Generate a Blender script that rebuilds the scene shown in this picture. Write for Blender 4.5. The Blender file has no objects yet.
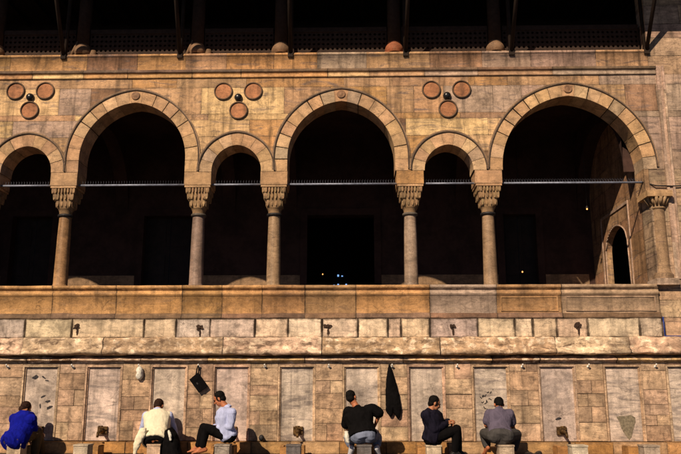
import bpy, bmesh, math, random
from mathutils import Vector, Matrix, noise
S = bpy.context.scene
C = S.collection
PI = math.pi
rng = random.Random(7)

# ------------------------------------------------------------------ helpers
def tag(o, label=None, cat=None, group=None, kind=None):
    if label: o['label'] = label
    if cat: o['category'] = cat
    if group: o['group'] = group
    if kind: o['kind'] = kind
    return o

def thing(name, loc, label, cat, group=None):
    o = bpy.data.objects.new(name, None); C.objects.link(o)
    o.empty_display_size = 0.2
    o.location = loc
    return tag(o, label, cat, group)

def wpos(o):
    v = Vector((0, 0, 0))
    while o is not None:
        v += o.location; o = o.parent
    return v

class MB:
    """collects faces (world coordinates) with a tint and block-local uv"""
    def __init__(s, tint=(.4, .28, .16)):
        s.v = []; s.f = []; s.c = []; s.uv = []; s.dm = []; s.sm = []; s.t = tint
    def face(s, pts, tint=None, uv=None, dim=None, smooth=False):
        i = len(s.v); s.v.extend([tuple(p) for p in pts])
        s.f.append(tuple(range(i, i + len(pts)))); s.c.append(tint or s.t)
        s.uv.append(uv or [(50, 50)] * len(pts)); s.dm.append(dim or (100, 100)); s.sm.append(smooth)
    def quadb(s, a, b, c, d, tint=None):
        """a block face: a->b is its width, a->d its height"""
        a, b, c, d = map(Vector, (a, b, c, d)); w = (b - a).length; h = (d - a).length
        s.face((a, b, c, d), tint, [(0, 0), (w, 0), (w, h), (0, h)], (w, h))
    def box(s, x0, x1, y0, y1, z0, z1, tint=None, blk=False):
        P = lambda x, y, z: (x, y, z)
        q = s.quadb if blk else (lambda a, b, c, d, t: s.face((a, b, c, d), t))
        q(P(x0,y0,z0), P(x1,y0,z0), P(x1,y0,z1), P(x0,y0,z1), tint)
        q(P(x1,y1,z0), P(x0,y1,z0), P(x0,y1,z1), P(x1,y1,z1), tint)
        q(P(x0,y1,z0), P(x0,y0,z0), P(x0,y0,z1), P(x0,y1,z1), tint)
        q(P(x1,y0,z0), P(x1,y1,z0), P(x1,y1,z1), P(x1,y0,z1), tint)
        q(P(x0,y0,z1), P(x1,y0,z1), P(x1,y1,z1), P(x0,y1,z1), tint)
        q(P(x0,y1,z0), P(x1,y1,z0), P(x1,y0,z0), P(x0,y0,z0), tint)
    def obox(s, ctr, ax, ay, az, hx, hy, hz, tint=None):
        c = Vector(ctr); X = Vector(ax).normalized() * hx; Y = Vector(ay).normalized() * hy; Z = Vector(az).normalized() * hz
        p = lambda a, b, d: c + X * a + Y * b + Z * d
        for q in (((-1,-1,-1),(1,-1,-1),(1,-1,1),(-1,-1,1)), ((1,1,-1),(-1,1,-1),(-1,1,1),(1,1,1)),
                  ((-1,1,-1),(-1,-1,-1),(-1,-1,1),(-1,1,1)), ((1,-1,-1),(1,1,-1),(1,1,1),(1,-1,1)),
                  ((-1,-1,1),(1,-1,1),(1,1,1),(-1,1,1)), ((-1,1,-1),(1,1,-1),(1,-1,-1),(-1,-1,-1))):
            s.face([p(*k) for k in q], tint)
    def bar(s, a, b, r, tint=None, n=8, r2=None, smooth=True, caps=True):
        a = Vector(a); b = Vector(b); d = (b - a).normalized()
        u = d.cross(Vector((0, 0, 1)));
        if u.length < 1e-4: u = Vector((1, 0, 0))
        u.normalize(); w = d.cross(u); r2 = r if r2 is None else r2
        A = [a + (u * math.cos(2*PI*i/n) + w * math.sin(2*PI*i/n)) * r for i in range(n)]
        B = [b + (u * math.cos(2*PI*i/n) + w * math.sin(2*PI*i/n)) * r2 for i in range(n)]
        for i in range(n):
            j = (i + 1) % n; s.face((A[i], A[j], B[j], B[i]), tint, smooth=smooth)
        if caps: s.face(A[::-1], tint); s.face(B, tint)
    def lathe(s, ctr, prof, n=24, tint=None, axis='Z', smooth=True):
        cx, cy, cz = ctr
        def P(r, h, a):
            if axis == 'Z': return (cx + r*math.cos(a), cy + r*math.sin(a), cz + h)
            return (cx + r*math.cos(a), cy - h, cz + r*math.sin(a))     # axis towards -Y
        for k in range(len(prof) - 1):
            (r0, h0), (r1, h1) = prof[k], prof[k+1]
            for i in range(n):
                a = 2*PI*i/n; b = 2*PI*(i+1)/n
                pts = [P(r0,h0,a), P(r0,h0,b), P(r1,h1,b), P(r1,h1,a)]
                if r1 < 1e-5: pts = pts[:3]
                elif r0 < 1e-5: pts = [pts[0], pts[2], pts[3]]
                s.face(pts, tint, smooth=smooth)
    def profile_x(s, prof, xs, tints, rough=0, seg=.05, blkh=None):
        """a (y,z) profile swept along X, one tint for every length xs[i]..xs[i+1]"""
        for k in range(len(xs) - 1):
            x0, x1 = xs[k], xs[k+1]; n = max(1, int((x1 - x0) / seg)) if rough else 1
            for i in range(n):
                a = x0 + (x1 - x0)*i/n; b = x0 + (x1 - x0)*(i+1)/n
                for j in range(len(prof) - 1):
                    def P(x, q):
                        y, z = q
                        if rough:
                            d = noise.fractal(Vector((x*3.1, y*5, z*9)), .9, 2.1, 4) * rough
                            e = noise.fractal(Vector((x*2.3+9, y*5, z*7+4)), .9, 2.1, 4) * rough
                            return (x, y + d, z + e*.8)
                        return (x, y, z)
                    w = x1 - x0
                    s.face((P(a, prof[j]), P(b, prof[j]), P(b, prof[j+1]), P(a, prof[j+1])), tints[k],
                           [(a-x0, .3), (b-x0, .3), (b-x0, .3), (a-x0, .3)], (w, .6), smooth=bool(rough))
    def build(s, name, mat, parent=None, origin=None, merge=False):
        org = Vector(origin) if origin is not None else (wpos(parent) if parent else Vector((0, 0, 0)))
        me = bpy.data.meshes.new(name)
        me.from_pydata([tuple(Vector(p) - org) for p in s.v], [], s.f)
        ca = me.attributes.new('tint', 'FLOAT_COLOR', 'CORNER')
        u1 = me.uv_layers.new(name='blk'); u2 = me.uv_layers.new(name='dim')
        k = 0; cl = []; ul = []; dl = []
        for fi, f in enumerate(s.f):
            for q in range(len(f)):
                cl.extend((*s.c[fi][:3], 1)); ul.extend(s.uv[fi][q]); dl.extend(s.dm[fi])
        ca.data.foreach_set('color', cl); u1.data.foreach_set('uv', ul); u2.data.foreach_set('uv', dl)
        me.polygons.foreach_set('use_smooth', s.sm)
        if merge or any(s.sm):
            bm = bmesh.new(); bm.from_mesh(me); bmesh.ops.remove_doubles(bm, verts=bm.verts, dist=1e-5)
            bm.to_mesh(me); bm.free()
        me.materials.append(mat)
        o = bpy.data.objects.new(name, me); C.objects.link(o)
        o.parent = parent
        o.location = org - (wpos(parent) if parent else Vector((0, 0, 0)))
        return o

# ------------------------------------------------------------------ materials
class NT:
    def __init__(s, name):
        s.m = bpy.data.materials.new(name); s.m.use_nodes = True
        s.t = s.m.node_tree; s.t.nodes.clear(); s.L = s.t.links
        s.out = s.t.nodes.new('ShaderNodeOutputMaterial')
        s.b = s.t.nodes.new('ShaderNodeBsdfPrincipled'); s.L.new(s.b.outputs[0], s.out.inputs[0])
    def n(s, ty, **kw):
        o = s.t.nodes.new('ShaderNode' + ty)
        for k, v in kw.items(): setattr(o, k, v)
        return o
    def put(s, inp, v):
        if hasattr(v, 'is_linked') or isinstance(v, bpy.types.NodeSocket): s.L.new(v, inp)
        else: inp.default_value = v
    def math(s, op, a, b=0, c=None, clamp=False):
        o = s.n('Math', operation=op, use_clamp=clamp); s.put(o.inputs[0], a); s.put(o.inputs[1], b)
        if c is not None: s.put(o.inputs[2], c)
        return o.outputs[0]
    def ramp(s, v, a, b, lo=0, hi=1, smooth=True):
        o = s.n('MapRange', interpolation_type='SMOOTHSTEP' if smooth else 'LINEAR')
        for i, q in enumerate((v, a, b, lo, hi)): s.put(o.inputs[i], q)
        return o.outputs[0]
    def mix(s, f, a, b, blend='MIX'):
        o = s.n('Mix', data_type='RGBA', blend_type=blend); s.put(o.inputs[0], f)
        s.put(o.inputs[6], (*a, 1) if isinstance(a, tuple) and len(a) == 3 else a)
        s.put(o.inputs[7], (*b, 1) if isinstance(b, tuple) and len(b) == 3 else b)
        return o.outputs[2]
    def scaled(s, vec, sc, rot=(0, 0, 0)):
        o = s.n('Mapping'); s.put(o.inputs[0], vec); o.inputs['Scale'].default_value = sc; o.inputs['Rotation'].default_value = rot
        return o.outputs[0]
    def noise(s, vec, sc, det=4, rough=.55, dist=0):
        o = s.n('TexNoise'); s.put(o.inputs['Vector'], vec)
        o.inputs['Scale'].default_value = sc; o.inputs['Detail'].default_value = det
        o.inputs['Roughness'].default_value = rough; o.inputs['Distortion'].default_value = dist
        return o.outputs[0]
    def bump(s, h, strength=.4, dist=.01):
        o = s.n('Bump'); o.inputs['Strength'].default_value = strength; o.inputs['Distance'].default_value = dist
        s.put(o.inputs['Height'], h); s.L.new(o.outputs[0], s.b.inputs['Normal'])
    def col(s, c): s.put(s.b.inputs['Base Color'], (*c, 1) if isinstance(c, tuple) else c)
    def set(s, rough=.8, metal=0, spec=.3):
        s.b.inputs['Roughness'].default_value = rough; s.b.inputs['Metallic'].default_value = metal
        s.b.inputs['Specular IOR Level'].default_value = spec
        return s.m

def stone(name, vein=.35, veinc=(.13, .10, .095), streak=.35, pit=.5, grime=.3, grimec=(.06, .042, .03),
          joint=.009, jointc=(.05, .034, .022), rough=.75, vrot=.15, bumpk=.5, pale=.25, palec=(.46, .34, .21), spec=.25, glo=.52, ghi=.68, vs=(1.1, 1.1, 7), crack=.45, edge=.35, gs=(2.2, 2.2, 1.0), con=1.0, vlo=.5, vhi=.72, plo=.55, phi=.8):
    N = NT(name); pos = N.n('NewGeometry').outputs['Position']
    tint = N.n('Attribute', attribute_name='tint').outputs['Color']
    vb = N.n('UVMap', uv_map='blk').outputs[0]; vd = N.n('UVMap', uv_map='dim').outputs[0]
    sb = N.n('SeparateXYZ'); N.L.new(vb, sb.inputs[0]); sd = N.n('SeparateXYZ'); N.L.new(vd, sd.inputs[0])
    u, v, w, h = sb.outputs[0], sb.outputs[1], sd.outputs[0], sd.outputs[1]
    e = N.math('MINIMUM', N.math('MINIMUM', u, N.math('SUBTRACT', w, u)), N.math('MINIMUM', v, N.math('SUBTRACT', h, v)))
    # each block shifts the pattern by its own tint
    off = N.n('VectorMath', operation='MULTIPLY_ADD'); N.L.new(tint, off.inputs[0]); off.inputs[1].default_value = (37, 53, 71); N.L.new(pos, off.inputs[2])
    p = off.outputs[0]
    big = N.noise(p, 1.7, 5, .6)
    mid = N.noise(p, 7, 5, .62, .4)
    fine = N.noise(pos, 55, 4, .65)
    vn = N.noise(N.scaled(p, vs, (0, vrot, 0)), 1.6, 6, .6, 1.2)
    st = N.noise(N.scaled(pos, (7, 7, .5)), 1.0, 6, .65, .5)
    c = N.mix(N.ramp(vn, vlo, vhi, 0, vein), tint, veinc)
    c = N.mix(N.ramp(mid, plo, phi, 0, pale), c, palec)
    k = N.math('MULTIPLY', N.ramp(big, .3, .7, 1-.36*con, 1+.36*con, False), N.ramp(fine, .25, .75, .74, 1.26, False))
    k = N.math('MULTIPLY', k, N.ramp(N.noise(N.scaled(p, (1, 1, 2.0)), 5, 7, .7, 1.0), .32, .68, 1-.34*con, 1+.32*con, False))
    k = N.math('MULTIPLY', k, N.ramp(st, .42, .72, 1.3, 1.22*(1 - streak)))
    kk = N.n('VectorMath', operation='SCALE'); N.put(kk.inputs[0], c); N.put(kk.inputs['Scale'], k)
    c = kk.outputs[0]
    gr = N.ramp(N.noise(N.scaled(pos, gs), 2.3, 8, .7, .6), glo, ghi, 0, grime)
    c = N.mix(gr, c, grimec)
    if crack:
        ck = N.math('ABSOLUTE', N.math('SUBTRACT', N.noise(N.scaled(p, (1, 1, 1.8)), 1.3, 5, .55, .8), .5))
        c = N.mix(N.math('MULTIPLY', N.ramp(ck, 0, .012, crack, 0), N.ramp(N.noise(pos, 2.2, 3), .42, .6)), c, grimec)
    je = N.math('ADD', e, N.math('MULTIPLY', N.math('SUBTRACT', N.noise(pos, 23, 4, .7), .5), .016))
    ed = N.math('MULTIPLY', N.ramp(e, 0, .07, edge, 0), N.ramp(N.noise(pos, 9, 5, .7), .38, .62))
    c = N.mix(ed, c, grimec)
    jf = N.ramp(je, joint*.35, joint*1.25, 1, 0)
    jf = N.math('MULTIPLY', jf, N.ramp(N.noise(pos, 3.1, 3), .36, .58, .35, 1))
    c = N.mix(jf, c, jointc)
    N.col(c)
    hgt = N.math('ADD', N.math('MULTIPLY', fine, .35*pit), N.math('MULTIPLY', mid, .9*pit))
    pits = N.ramp(N.noise(pos, 28, 6, .75), .62, .74, 0, .6*pit)
    hgt = N.math('SUBTRACT', hgt, pits)
    hgt = N.math('SUBTRACT', hgt, N.math('MULTIPLY', jf, 1.2))
    N.bump(hgt, bumpk, .012)
    return N.set(rough, 0, spec)

def plain(name, c, rough=.7, metal=0, var=.25, sc=9, bump=.2, spec=.3, c2=None):
    N = NT(name); pos = N.n('NewGeometry').outputs['Position']
    a = N.noise(pos, sc, 5, .6); b = N.noise(pos, sc*6, 3, .6)
    lo = tuple(x*(1-var) for x in c); hi = tuple(min(1, x*(1+var)) for x in c)
    if c2: lo = c2
    N.col(N.mix(N.ramp(N.math('ADD', N.math('MULTIPLY', a, .7), N.math('MULTIPLY', b, .3)), .35, .65), lo, hi))
    if bump: N.bump(N.math('ADD', a, N.math('MULTIPLY', b, .5)), bump, .006)
    return N.set(rough, metal, spec)

def glow(name, c, st):
    N = NT(name); N.col(c); N.b.inputs['Emission Color'].default_value = (*c, 1); N.b.inputs['Emission Strength'].default_value = st
    return N.set(.5)

M_ash = stone('ashlar_stone', vein=.8, streak=.55, pit=.5, grime=.5, joint=.004, con=.85, edge=.25)
M_band = stone('banded_marble', vein=.85, veinc=(.13, .085, .07), streak=.4, pit=.5, grime=.5, joint=.005, vrot=.04, vs=(.5, .5, 9))
M_arch = stone('voussoir_stone', vein=.2, streak=.12, pit=.4, grime=.35, joint=.0025, jointc=(.18, .115, .065), edge=.3, con=.75)
M_mould = stone('moulding_stone', vein=.3, streak=.3, pit=.5, grime=.4)
M_worn = stone('worn_cornice_stone', vein=.15, streak=.3, pit=1.3, grime=.85, grimec=(.12, .075, .05), pale=1.0, glo=.48, ghi=.66, plo=.5, phi=.62, gs=(2.0, 2.0, 4.6), con=1.3, palec=(.66, .52, .38), bumpk=1.0)
M_low = stone('fountain_masonry', con=1.25, edge=.25, vein=.7, veinc=(.16, .10, .065), vs=(1.2, 1.2, 12), vrot=.03, streak=.3, pit=1.0, grime=.6, glo=.48, joint=.005, jointc=(.15, .10, .065), pale=.35, palec=(.52, .38, .26), bumpk=.8, grimec=(.06, .04, .028))
M_block = stone('course_block_stone', vein=.3, streak=.35, pit=.8, grime=.5, joint=.02, edge=.6, con=1.1, pale=.5, palec=(.66, .54, .41))
MK = dict(edge=.35, con=1.0, vlo=.46, vhi=.62, veinc=(.19, .16, .15), pit=.35, pale=.5, palec=(.6, .5, .40), rough=.55)
M_marble = stone('diagonal_marble', vein=.75, streak=.2, grime=.3, vrot=.95, **MK)
M_marble_v = stone('streaked_marble', vein=.75, streak=.45, grime=.25, vrot=1.52, vs=(.8, .8, 5), **MK)
M_marble_c = stone('clouded_marble', vein=.5, streak=.3, grime=.35, vrot=.6, vs=(1, 1, 1.6), **MK)
M_shaft = stone('granite_shaft', vein=.25, veinc=(.25, .14, .08), streak=.4, pit=.25, grime=.22, vrot=1.4, rough=.5)
M_cap = stone('carved_capital_stone', vein=.1, streak=.15, pit=.5, grime=.35)
M_orange = stone('ochre_base_stone', vein=.15, streak=.2, pit=.8, grime=.3, palec=(.42, .25, .10), pale=.2)
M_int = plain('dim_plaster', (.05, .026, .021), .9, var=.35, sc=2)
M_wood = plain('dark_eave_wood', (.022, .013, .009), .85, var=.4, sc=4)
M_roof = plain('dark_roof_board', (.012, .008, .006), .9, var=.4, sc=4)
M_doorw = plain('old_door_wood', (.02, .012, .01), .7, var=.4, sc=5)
M_rail_shade = plain('shade_dark_stone', (.035, .02, .014), .85, var=.3, sc=14)  # near-black base colour stands in for the shade under the eave
M_iron = plain('wrought_iron', (.03, .028, .03), .6, .3, var=.4, sc=30)
M_rod = plain('painted_iron_rod', (.24, .27, .36), .45, .2, var=.3, sc=18)
M_spike = plain('bird_spike_wire', (.12, .13, .17), .4, .5, var=.2, sc=30)
M_porph = stone('red_porphyry', vein=.5, veinc=(.16, .06, .03), streak=.3, pit=.5, grime=.4, pale=.15, palec=(.42, .18, .08))
M_black = plain('black_polished_stone', (.012, .011, .012), .3, var=.4, sc=20, bump=.1, spec=.5)
M_brass = plain('aged_brass', (.13, .075, .028), .5, .5, var=.4, sc=12, c2=(.05, .03, .014), bump=.08)
M_white = plain('white_enamel', (.75, .74, .7), .4, var=.15, sc=30)
M_paint = plain('black_paint', (.03, .028, .032), .8, var=.5, sc=40, bump=0)
M_cement = plain('grey_cement_patch', (.2, .17, .12), .95, var=.35, sc=25, bump=.5)
M_cable = plain('blue_cable', (.02, .04, .2), .5, var=.3, sc=20)
M_ground = plain('plaza_paving', (.04, .034, .03), .85, var=.3, sc=1.5, bump=.3)
M_bulb = glow('warm_bulb', (1, .42, .12), 2.2)
M_pane = glow('daylit_pane', (.25, .5, 1), 1.1)

# ------------------------------------------------------------------ colours of the stones
GOLD = (.42, .235, .10); TAN = (.40, .248, .138); PALE = (.57, .385, .20); MAUVE = (.36, .255, .195); BROWN = (.21, .12, .07)
PINK = (.43, .30, .205); LGREY = (.44, .36, .305)
def jit(c, a=.09):
    k = 1 + rng.uniform(-a, a)
    return tuple(max(.01, x * k * (1 + rng.uniform(-a, a)*.4)) for x in c)
def pick(*ws):
    t = rng.random() * sum(w for _, w in ws)
    for c, w in ws:
        t -= w
        if t <= 0: return jit(c)
    return jit(ws[-1][0])
def upper_tint(x):
    if x < 1.4: return pick((GOLD, 3), (TAN, 3), (PALE, 2), (MAUVE, .6), (BROWN, .3))
    return pick((GOLD, .8), (TAN, 2.6), (PALE, 1.2), (MAUVE, 2.6), ((.29, .175, .105), .6))
def pier_tint(x): return pick(((.36, .25, .165), 3), ((.32, .225, .16), 2), ((.40, .28, .175), 1))
def low_tint(): return pick((PINK, 3), ((.40, .28, .185), 2), ((.34, .23, .155), 1), ((.39, .265, .175), 3))
def joints(x0, x1, lo, hi):
    r = [x0]
    while r[-1] < x1 - hi: r.append(r[-1] + rng.uniform(lo, hi))
    r.append(x1); return r

# ================================================================== THE UPPER BUILDING
YF = .10                      # front face of the arcade
XL, XR = -9.4, 8.0
gal = thing('mosque_gallery', (0, .3, .15), 'golden stone mosque gallery with six pointed arches on columns above the fountain wall', 'mosque')
ZI, ZT = 5.314, 7.231         # impost top, underside of the string course
ARCH = [(-8.07, 1.03, 6.73), (-6.05, .49, 5.85), (-4.012, 1.028, 6.73), (-1.995, .474, 5.85),
        (.01, 1.03, 6.73), (2.06, .462, 5.83), (4.40, 1.325, 6.80)]
RING = .245
def stilt(a): return .27*a if .8 < a < 1.2 else .04*a
def arcpar(a, apex):
    h = apex - ZI - stilt(a); e = (h*h/(a*a) - 1) * a / 2
    return e, a + e
def ext_z(x, off):
    best = ZI
    for xc, a, ap in ARCH:
        e, R = arcpar(a, ap); R2 = R + off
        d = abs(x - xc)
        if d < a + off:
            q = R2*R2 - (d + e)**2
            if q > 0: best = max(best, ZI + stilt(a) + math.sqrt(q))
    return best
# ---- spandrel wall, cut into blocks
def spandrel():
    bm = bmesh.new()
    xs = set()
    x = XL
    while x < XR: xs.add(round(x, 4)); x += .04
    for xc, a, ap in ARCH:
        for d in (0, a + RING - .006, a + RING - .02, a + RING - .045): xs.add(round(xc + d, 4)); xs.add(round(xc - d, 4))
    xs.add(XR); xs = sorted(xs)
    vb = [bm.verts.new((x, YF, ext_z(x, RING - .006))) for x in xs]; vt = [bm.verts.new((x, YF, ZT)) for x in xs]
    for i in range(len(xs) - 1):
        if (vb[i].co - vt[i].co).length < .001: continue
        bm.faces.new((vb[i], vb[i+1], vt[i+1], vt[i]))
    rows = [ZI, 5.70, 6.02, 6.36, 6.48, 7.03, ZT]
    for z in rows[1:-1]:
        bmesh.ops.bisect_plane(bm, geom=bm.verts[:] + bm.edges[:] + bm.faces[:], plane_co=(0, 0, z), plane_no=(0, 0, 1))
    J = []
    for r in range(len(rows) - 1):
        if r == 4: js = [XL, -8.4, -6.75, -5.52, -4.9, -4.0, -2.72, -1.1, -.2, .9, 1.42, 2.0, 2.95, 3.5, 4.6, 5.5, 6.1, 6.9, XR]
        else: js = joints(XL, XR, .7, 2.3)
        J.append(js)
        for x in js[1:-1]:
            fs = [f for f in bm.faces if rows[r] < f.calc_center_median().z < rows[r+1]]
            g = set(fs)
            for f in fs: g.update(f.edges); g.update(f.verts)
            bmesh.ops.bisect_plane(bm, geom=list(g), plane_co=(x, 0, 0), plane_no=(1, 0, 0))
    mb = MB(); tints = {}
    for f in bm.faces:
        c = f.calc_center_median()
        r = next(i for i in range(len(rows) - 1) if c.z <= rows[i+1] + 1e-6)
        k = next(i for i in range(len(J[r]) - 1) if c.x <= J[r][i+1] + 1e-6)
        if (r, k) not in tints:
            t = upper_tint(c.x)
            if r == 4 and (J[r][k] in (XL, -6.75, -2.72)): t = jit(PALE, .05)
            if r == 4 and J[r][k] in (-5.52, 2.0, 2.95): t = jit(MAUVE, .05)
            tints[(r, k)] = t
        x0, x1, z0, z1 = J[r][k], J[r][k+1], rows[r], rows[r+1]
        mb.face([v.co for v in f.verts], tints[(r, k)], [(v.co.x - x0, v.co.z - z0) for v in f.verts], (x1 - x0, z1 - z0))
    # inner face of the same wall
    for i in range(len(xs) - 1):
        a, b = xs[i], xs[i+1]
        mb.face(((b, .55, ext_z(b, RING-.006)), (a, .55, ext_z(a, RING-.006)), (a, .55, ZT), (b, .55, ZT)), BROWN)
    bm.free()
    return mb.build('spandrel_wall', M_ash, gal)
spandrel()
# ---- arch rings
for ai, (xc, a, ap) in enumerate(ARCH):
    e, R = arcpar(a, ap); mb = MB(); hood = MB((.13, .09, .065))
    n = 10 if a > 1.2 else 9 if a > .8 else 5
    org = (xc, YF, ZI)
    sub = 4
    def pt(side, rad, t):
        s_ = stilt(a); th_end = math.acos(-e / rad); fs = s_ / (s_ + R * 1.5)
        if t < fs: return (xc + side * (e - rad), ZI + s_ * t / fs)
        th = PI + (th_end - PI) * (t - fs) / (1 - fs)
        return (xc + side * (e + rad * math.cos(th)), ZI + s_ + rad * math.sin(th))
    def ptw(side, rad, t): # side=+1 -> left half
        x, z = pt(1, rad, t); return (x, z) if side > 0 else (2*xc - x, z)
    y0, y1 = YF - .012, .57
    key = jit(TAN)
    for side in (1, -1):
        cuts = [i / (n - .5) for i in range(n)] + [1.0]
        for i in range(n):
            t0, t1 = cuts[i], cuts[i+1]
            if i < n - 1: t0 += rng.uniform(-.008, .008) if i else 0
            tint = key if i == n - 1 else pick(((.43, .275, .15), 4), ((.48, .325, .19), 2), ((.38, .24, .14), 1.5), ((.40, .285, .19), 1))
            W = (t1 - t0) * R * 1.55
            for s in range(sub):
                ta, tb = t0 + (t1-t0)*s/sub, t0 + (t1-t0)*(s+1)/sub
                ua, ub = W*s/sub, W*(s+1)/sub
                if i == n - 1: WW = W*2
                else: WW = W
                pi0, pi1 = ptw(side, R, ta), ptw(side, R, tb); po0, po1 = ptw(side, R+RING, ta), ptw(side, R+RING, tb)
                q = [(po0[0], y0, po0[1]), (pi0[0], y0, pi0[1]), (pi1[0], y0, pi1[1]), (po1[0], y0, po1[1])]
                uv = [(ua, .245), (ua, 0.02), (ub, 0.02), (ub, .245)]
                if side < 0: q = q[::-1]; uv = uv[::-1]
                mb.face(q, tint, uv, (WW, .5))
                q = [(pi0[0], y0, pi0[1]), (pi0[0], y1, pi0[1]), (pi1[0], y1, pi1[1]), (pi1[0], y0, pi1[1])]
                uv = [(ua, 0.1), (ua, .57), (ub, .57), (ub, 0.1)]
                if side < 0: q = q[::-1]; uv = uv[::-1]
                mb.face(q, tint, uv, (WW, 1.2))
                q = [(po0[0], y1, po0[1]), (pi0[0], y1, pi0[1]), (pi1[0], y1, pi1[1]), (po1[0], y1, po1[1])]
                mb.face(q if side < 0 else q[::-1], tint)
                q = [(po0[0], y0, po0[1]), (po1[0], y0, po1[1]), (po1[0], YF+.01, po1[1]), (po0[0], YF+.01, po0[1])]
                mb.face(q if side > 0 else q[::-1], tint)
        # hood moulding: two thin rolls following the back of the ring
        N = 40
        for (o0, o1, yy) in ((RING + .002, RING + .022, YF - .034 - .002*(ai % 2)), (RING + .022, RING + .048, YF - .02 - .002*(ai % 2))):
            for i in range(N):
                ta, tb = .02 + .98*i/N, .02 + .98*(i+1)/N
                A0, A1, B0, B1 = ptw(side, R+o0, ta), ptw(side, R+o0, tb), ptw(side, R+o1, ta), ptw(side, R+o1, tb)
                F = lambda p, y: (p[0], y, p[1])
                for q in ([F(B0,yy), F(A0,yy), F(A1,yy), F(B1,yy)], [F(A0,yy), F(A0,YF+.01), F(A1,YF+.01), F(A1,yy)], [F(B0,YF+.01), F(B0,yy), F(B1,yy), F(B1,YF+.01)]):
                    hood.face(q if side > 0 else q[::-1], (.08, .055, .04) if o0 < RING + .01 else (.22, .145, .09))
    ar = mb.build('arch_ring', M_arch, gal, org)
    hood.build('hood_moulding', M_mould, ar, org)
    if a > .8:
        b = MB(BROWN); zz = ap + RING*.56
        b.lathe((xc, y0 + .002, zz), [(.085, 0), (.085, .014), (.07, .024), (.055, .012), (.03, .022), (0, .026)], 20, axis='Y')
        b.build('keystone_boss', M_mould, ar, (xc, y0, zz))
# ---- columns
COLX = [-6.81, -5.30, -2.727, -1.27, 1.319, 2.80]
COLT = [TAN, (.27, .155, .075), (.22, .155, .125), (.28, .19, .115), (.26, .19, .14), (.27, .18, .11)]
for k, x in enumerate(COLX):
    cy = .33; w = .245
    sh = MB(COLT[k]); z0, z1 = 3.10, 4.49
    sh.lathe((x, cy, 0), [(.165, z0), (.165, z0+.035), (.14, z0+.05), (.132, z0+.09), (.128, 3.6), (.122, 4.1), (.112, z1)], 28)
    col = sh.build('column', M_shaft, gal, (x, cy, z0))
    cl = MB((.10, .085, .07)); cl.lathe((x, cy, 0), [(.112, 4.475), (.142, 4.485), (.148, 4.505), (.142, 4.525), (.118, 4.535)], 28)
    cl.build('collar', M_iron if k % 2 else M_cap, col)
    cp = MB((.22, .14, .075)); capT = (.25, .16, .085)
    cp.lathe((x, cy, 0), [(.118, 4.53), (.122, 4.58), (.135, 4.61), (.15, 4.63)], 24)
    # core: round below, square above
    def ringp(t):
        r = .135 + (.205 - .135) * t; z = 4.62 + (5.03 - 4.62) * t; pw = 2 + 10*t
        out = []
        for i in range(32):
            an = 2*PI*(i+.5)/32; c_, s_ = math.cos(an), math.sin(an)
            f = (abs(c_)**pw + abs(s_)**pw) ** (-1/pw)
            out.append((x + r*f*c_, cy + r*f*s_, z))
        return out
    for s in range(6):
        A, B = ringp(s/6), ringp((s+1)/6)
        for i in range(32): cp.face((A[i], A[(i+1) % 32], B[(i+1) % 32], B[i]), capT)
    # tiers of hanging niches
    def cusp(px, pz, ph, pw, out, d, tint):
        # d: outward unit (dx,dy), tangent
        tx, ty = -d[1], d[0]
        P = lambda u, o, z: (x + d[0]*o + tx*u, cy + d[1]*o + ty*u, z)
        o1 = out + .024; u0 = px
        pts = [(-pw, pz+ph), (-pw, pz+ph*.38), (-pw*.55, pz+ph*.12), (0, pz), (pw*.55, pz+ph*.12), (pw, pz+ph*.38), (pw, pz+ph)]
        front = [P(u0+u, o1, z) for u, z in pts]; back = [P(u0+u*1.0, out-.05, z) for u, z in pts]
        cp.face(front, tint)
        for i in range(6): cp.face((front[i], back[i], back[i+1], front[i+1]), tint)
    for d in ((0, -1), (1, 0), (-1, 0), (0, 1)):
        for i in range(4): cusp((i-1.5)*.078, 4.655, .17, .022, .135, d, jit(capT, .12))
        for i in range(6): cusp((i-2.5)*.071, 4.785, .15, .021, .172, d, jit(capT, .12))
        for i in range(8): cusp((i-3.5)*.058, 4.905, .107, .017, .200, d, jit(capT, .12))
    cp.box(x-w, x+w, cy-.235, cy+.235, 5.012, 5.05, jit(TAN, .05))
    cp.build('capital', M_cap, col)
    im = MB(); im.box(x-w-.012, x+w+.012, YF - .008, .565, 5.056, ZI+.004, jit(TAN if k != 4 else GOLD, .06), True)
    im.build('impost_block', M_arch, col)
# ---- right pier, corner column, side wall
mb = MB()
def coursed(mb, x0, x1, y0, y1, rows, lo, hi, tintf, yj=.004):
    for r in range(len(rows) - 1):
        js = joints(x0, x1, lo, hi)
        for k in range(len(js) - 1):
            mb.box(js[k], js[k+1], y0 + rng.uniform(0, yj), y1, rows[r], rows[r+1], tintf((js[k]+js[k+1])/2), True)
coursed(mb, 5.80, 8.0, YF, .56, [2.155, 2.52, 2.83, 3.13, 3.46, 3.74, 4.02, 4.3, 4.6, 4.85, 5.08, ZI], .5, 1.6, pier_tint)
mb.box(5.72, 5.81, YF-.01, .57, 4.86, ZI+.004, jit(TAN), True)
mb.build('corner_pier', M_band, gal)
x, cy = 5.94, .16
sh = MB((.26, .17, .10)); sh.lathe((x, cy, 0), [(.175, 3.14), (.175, 3.3), (.15, 3.33), (.135, 3.36), (.125, 3.45), (.12, 4.55)], 28)
sh.box(x-.2, x+.2, cy-.19, cy+.3, 3.10, 3.22, jit(MAUVE))
cc = sh.build('corner_column', M_band, gal, (x, cy, 3.1))
cp = MB((.24, .16, .09)); cp.lathe((x, cy, 0), [(.12, 4.53), (.145, 4.545), (.145, 4.57), (.125, 4.585), (.145, 4.62), (.19, 4.72)], 24)
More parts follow.
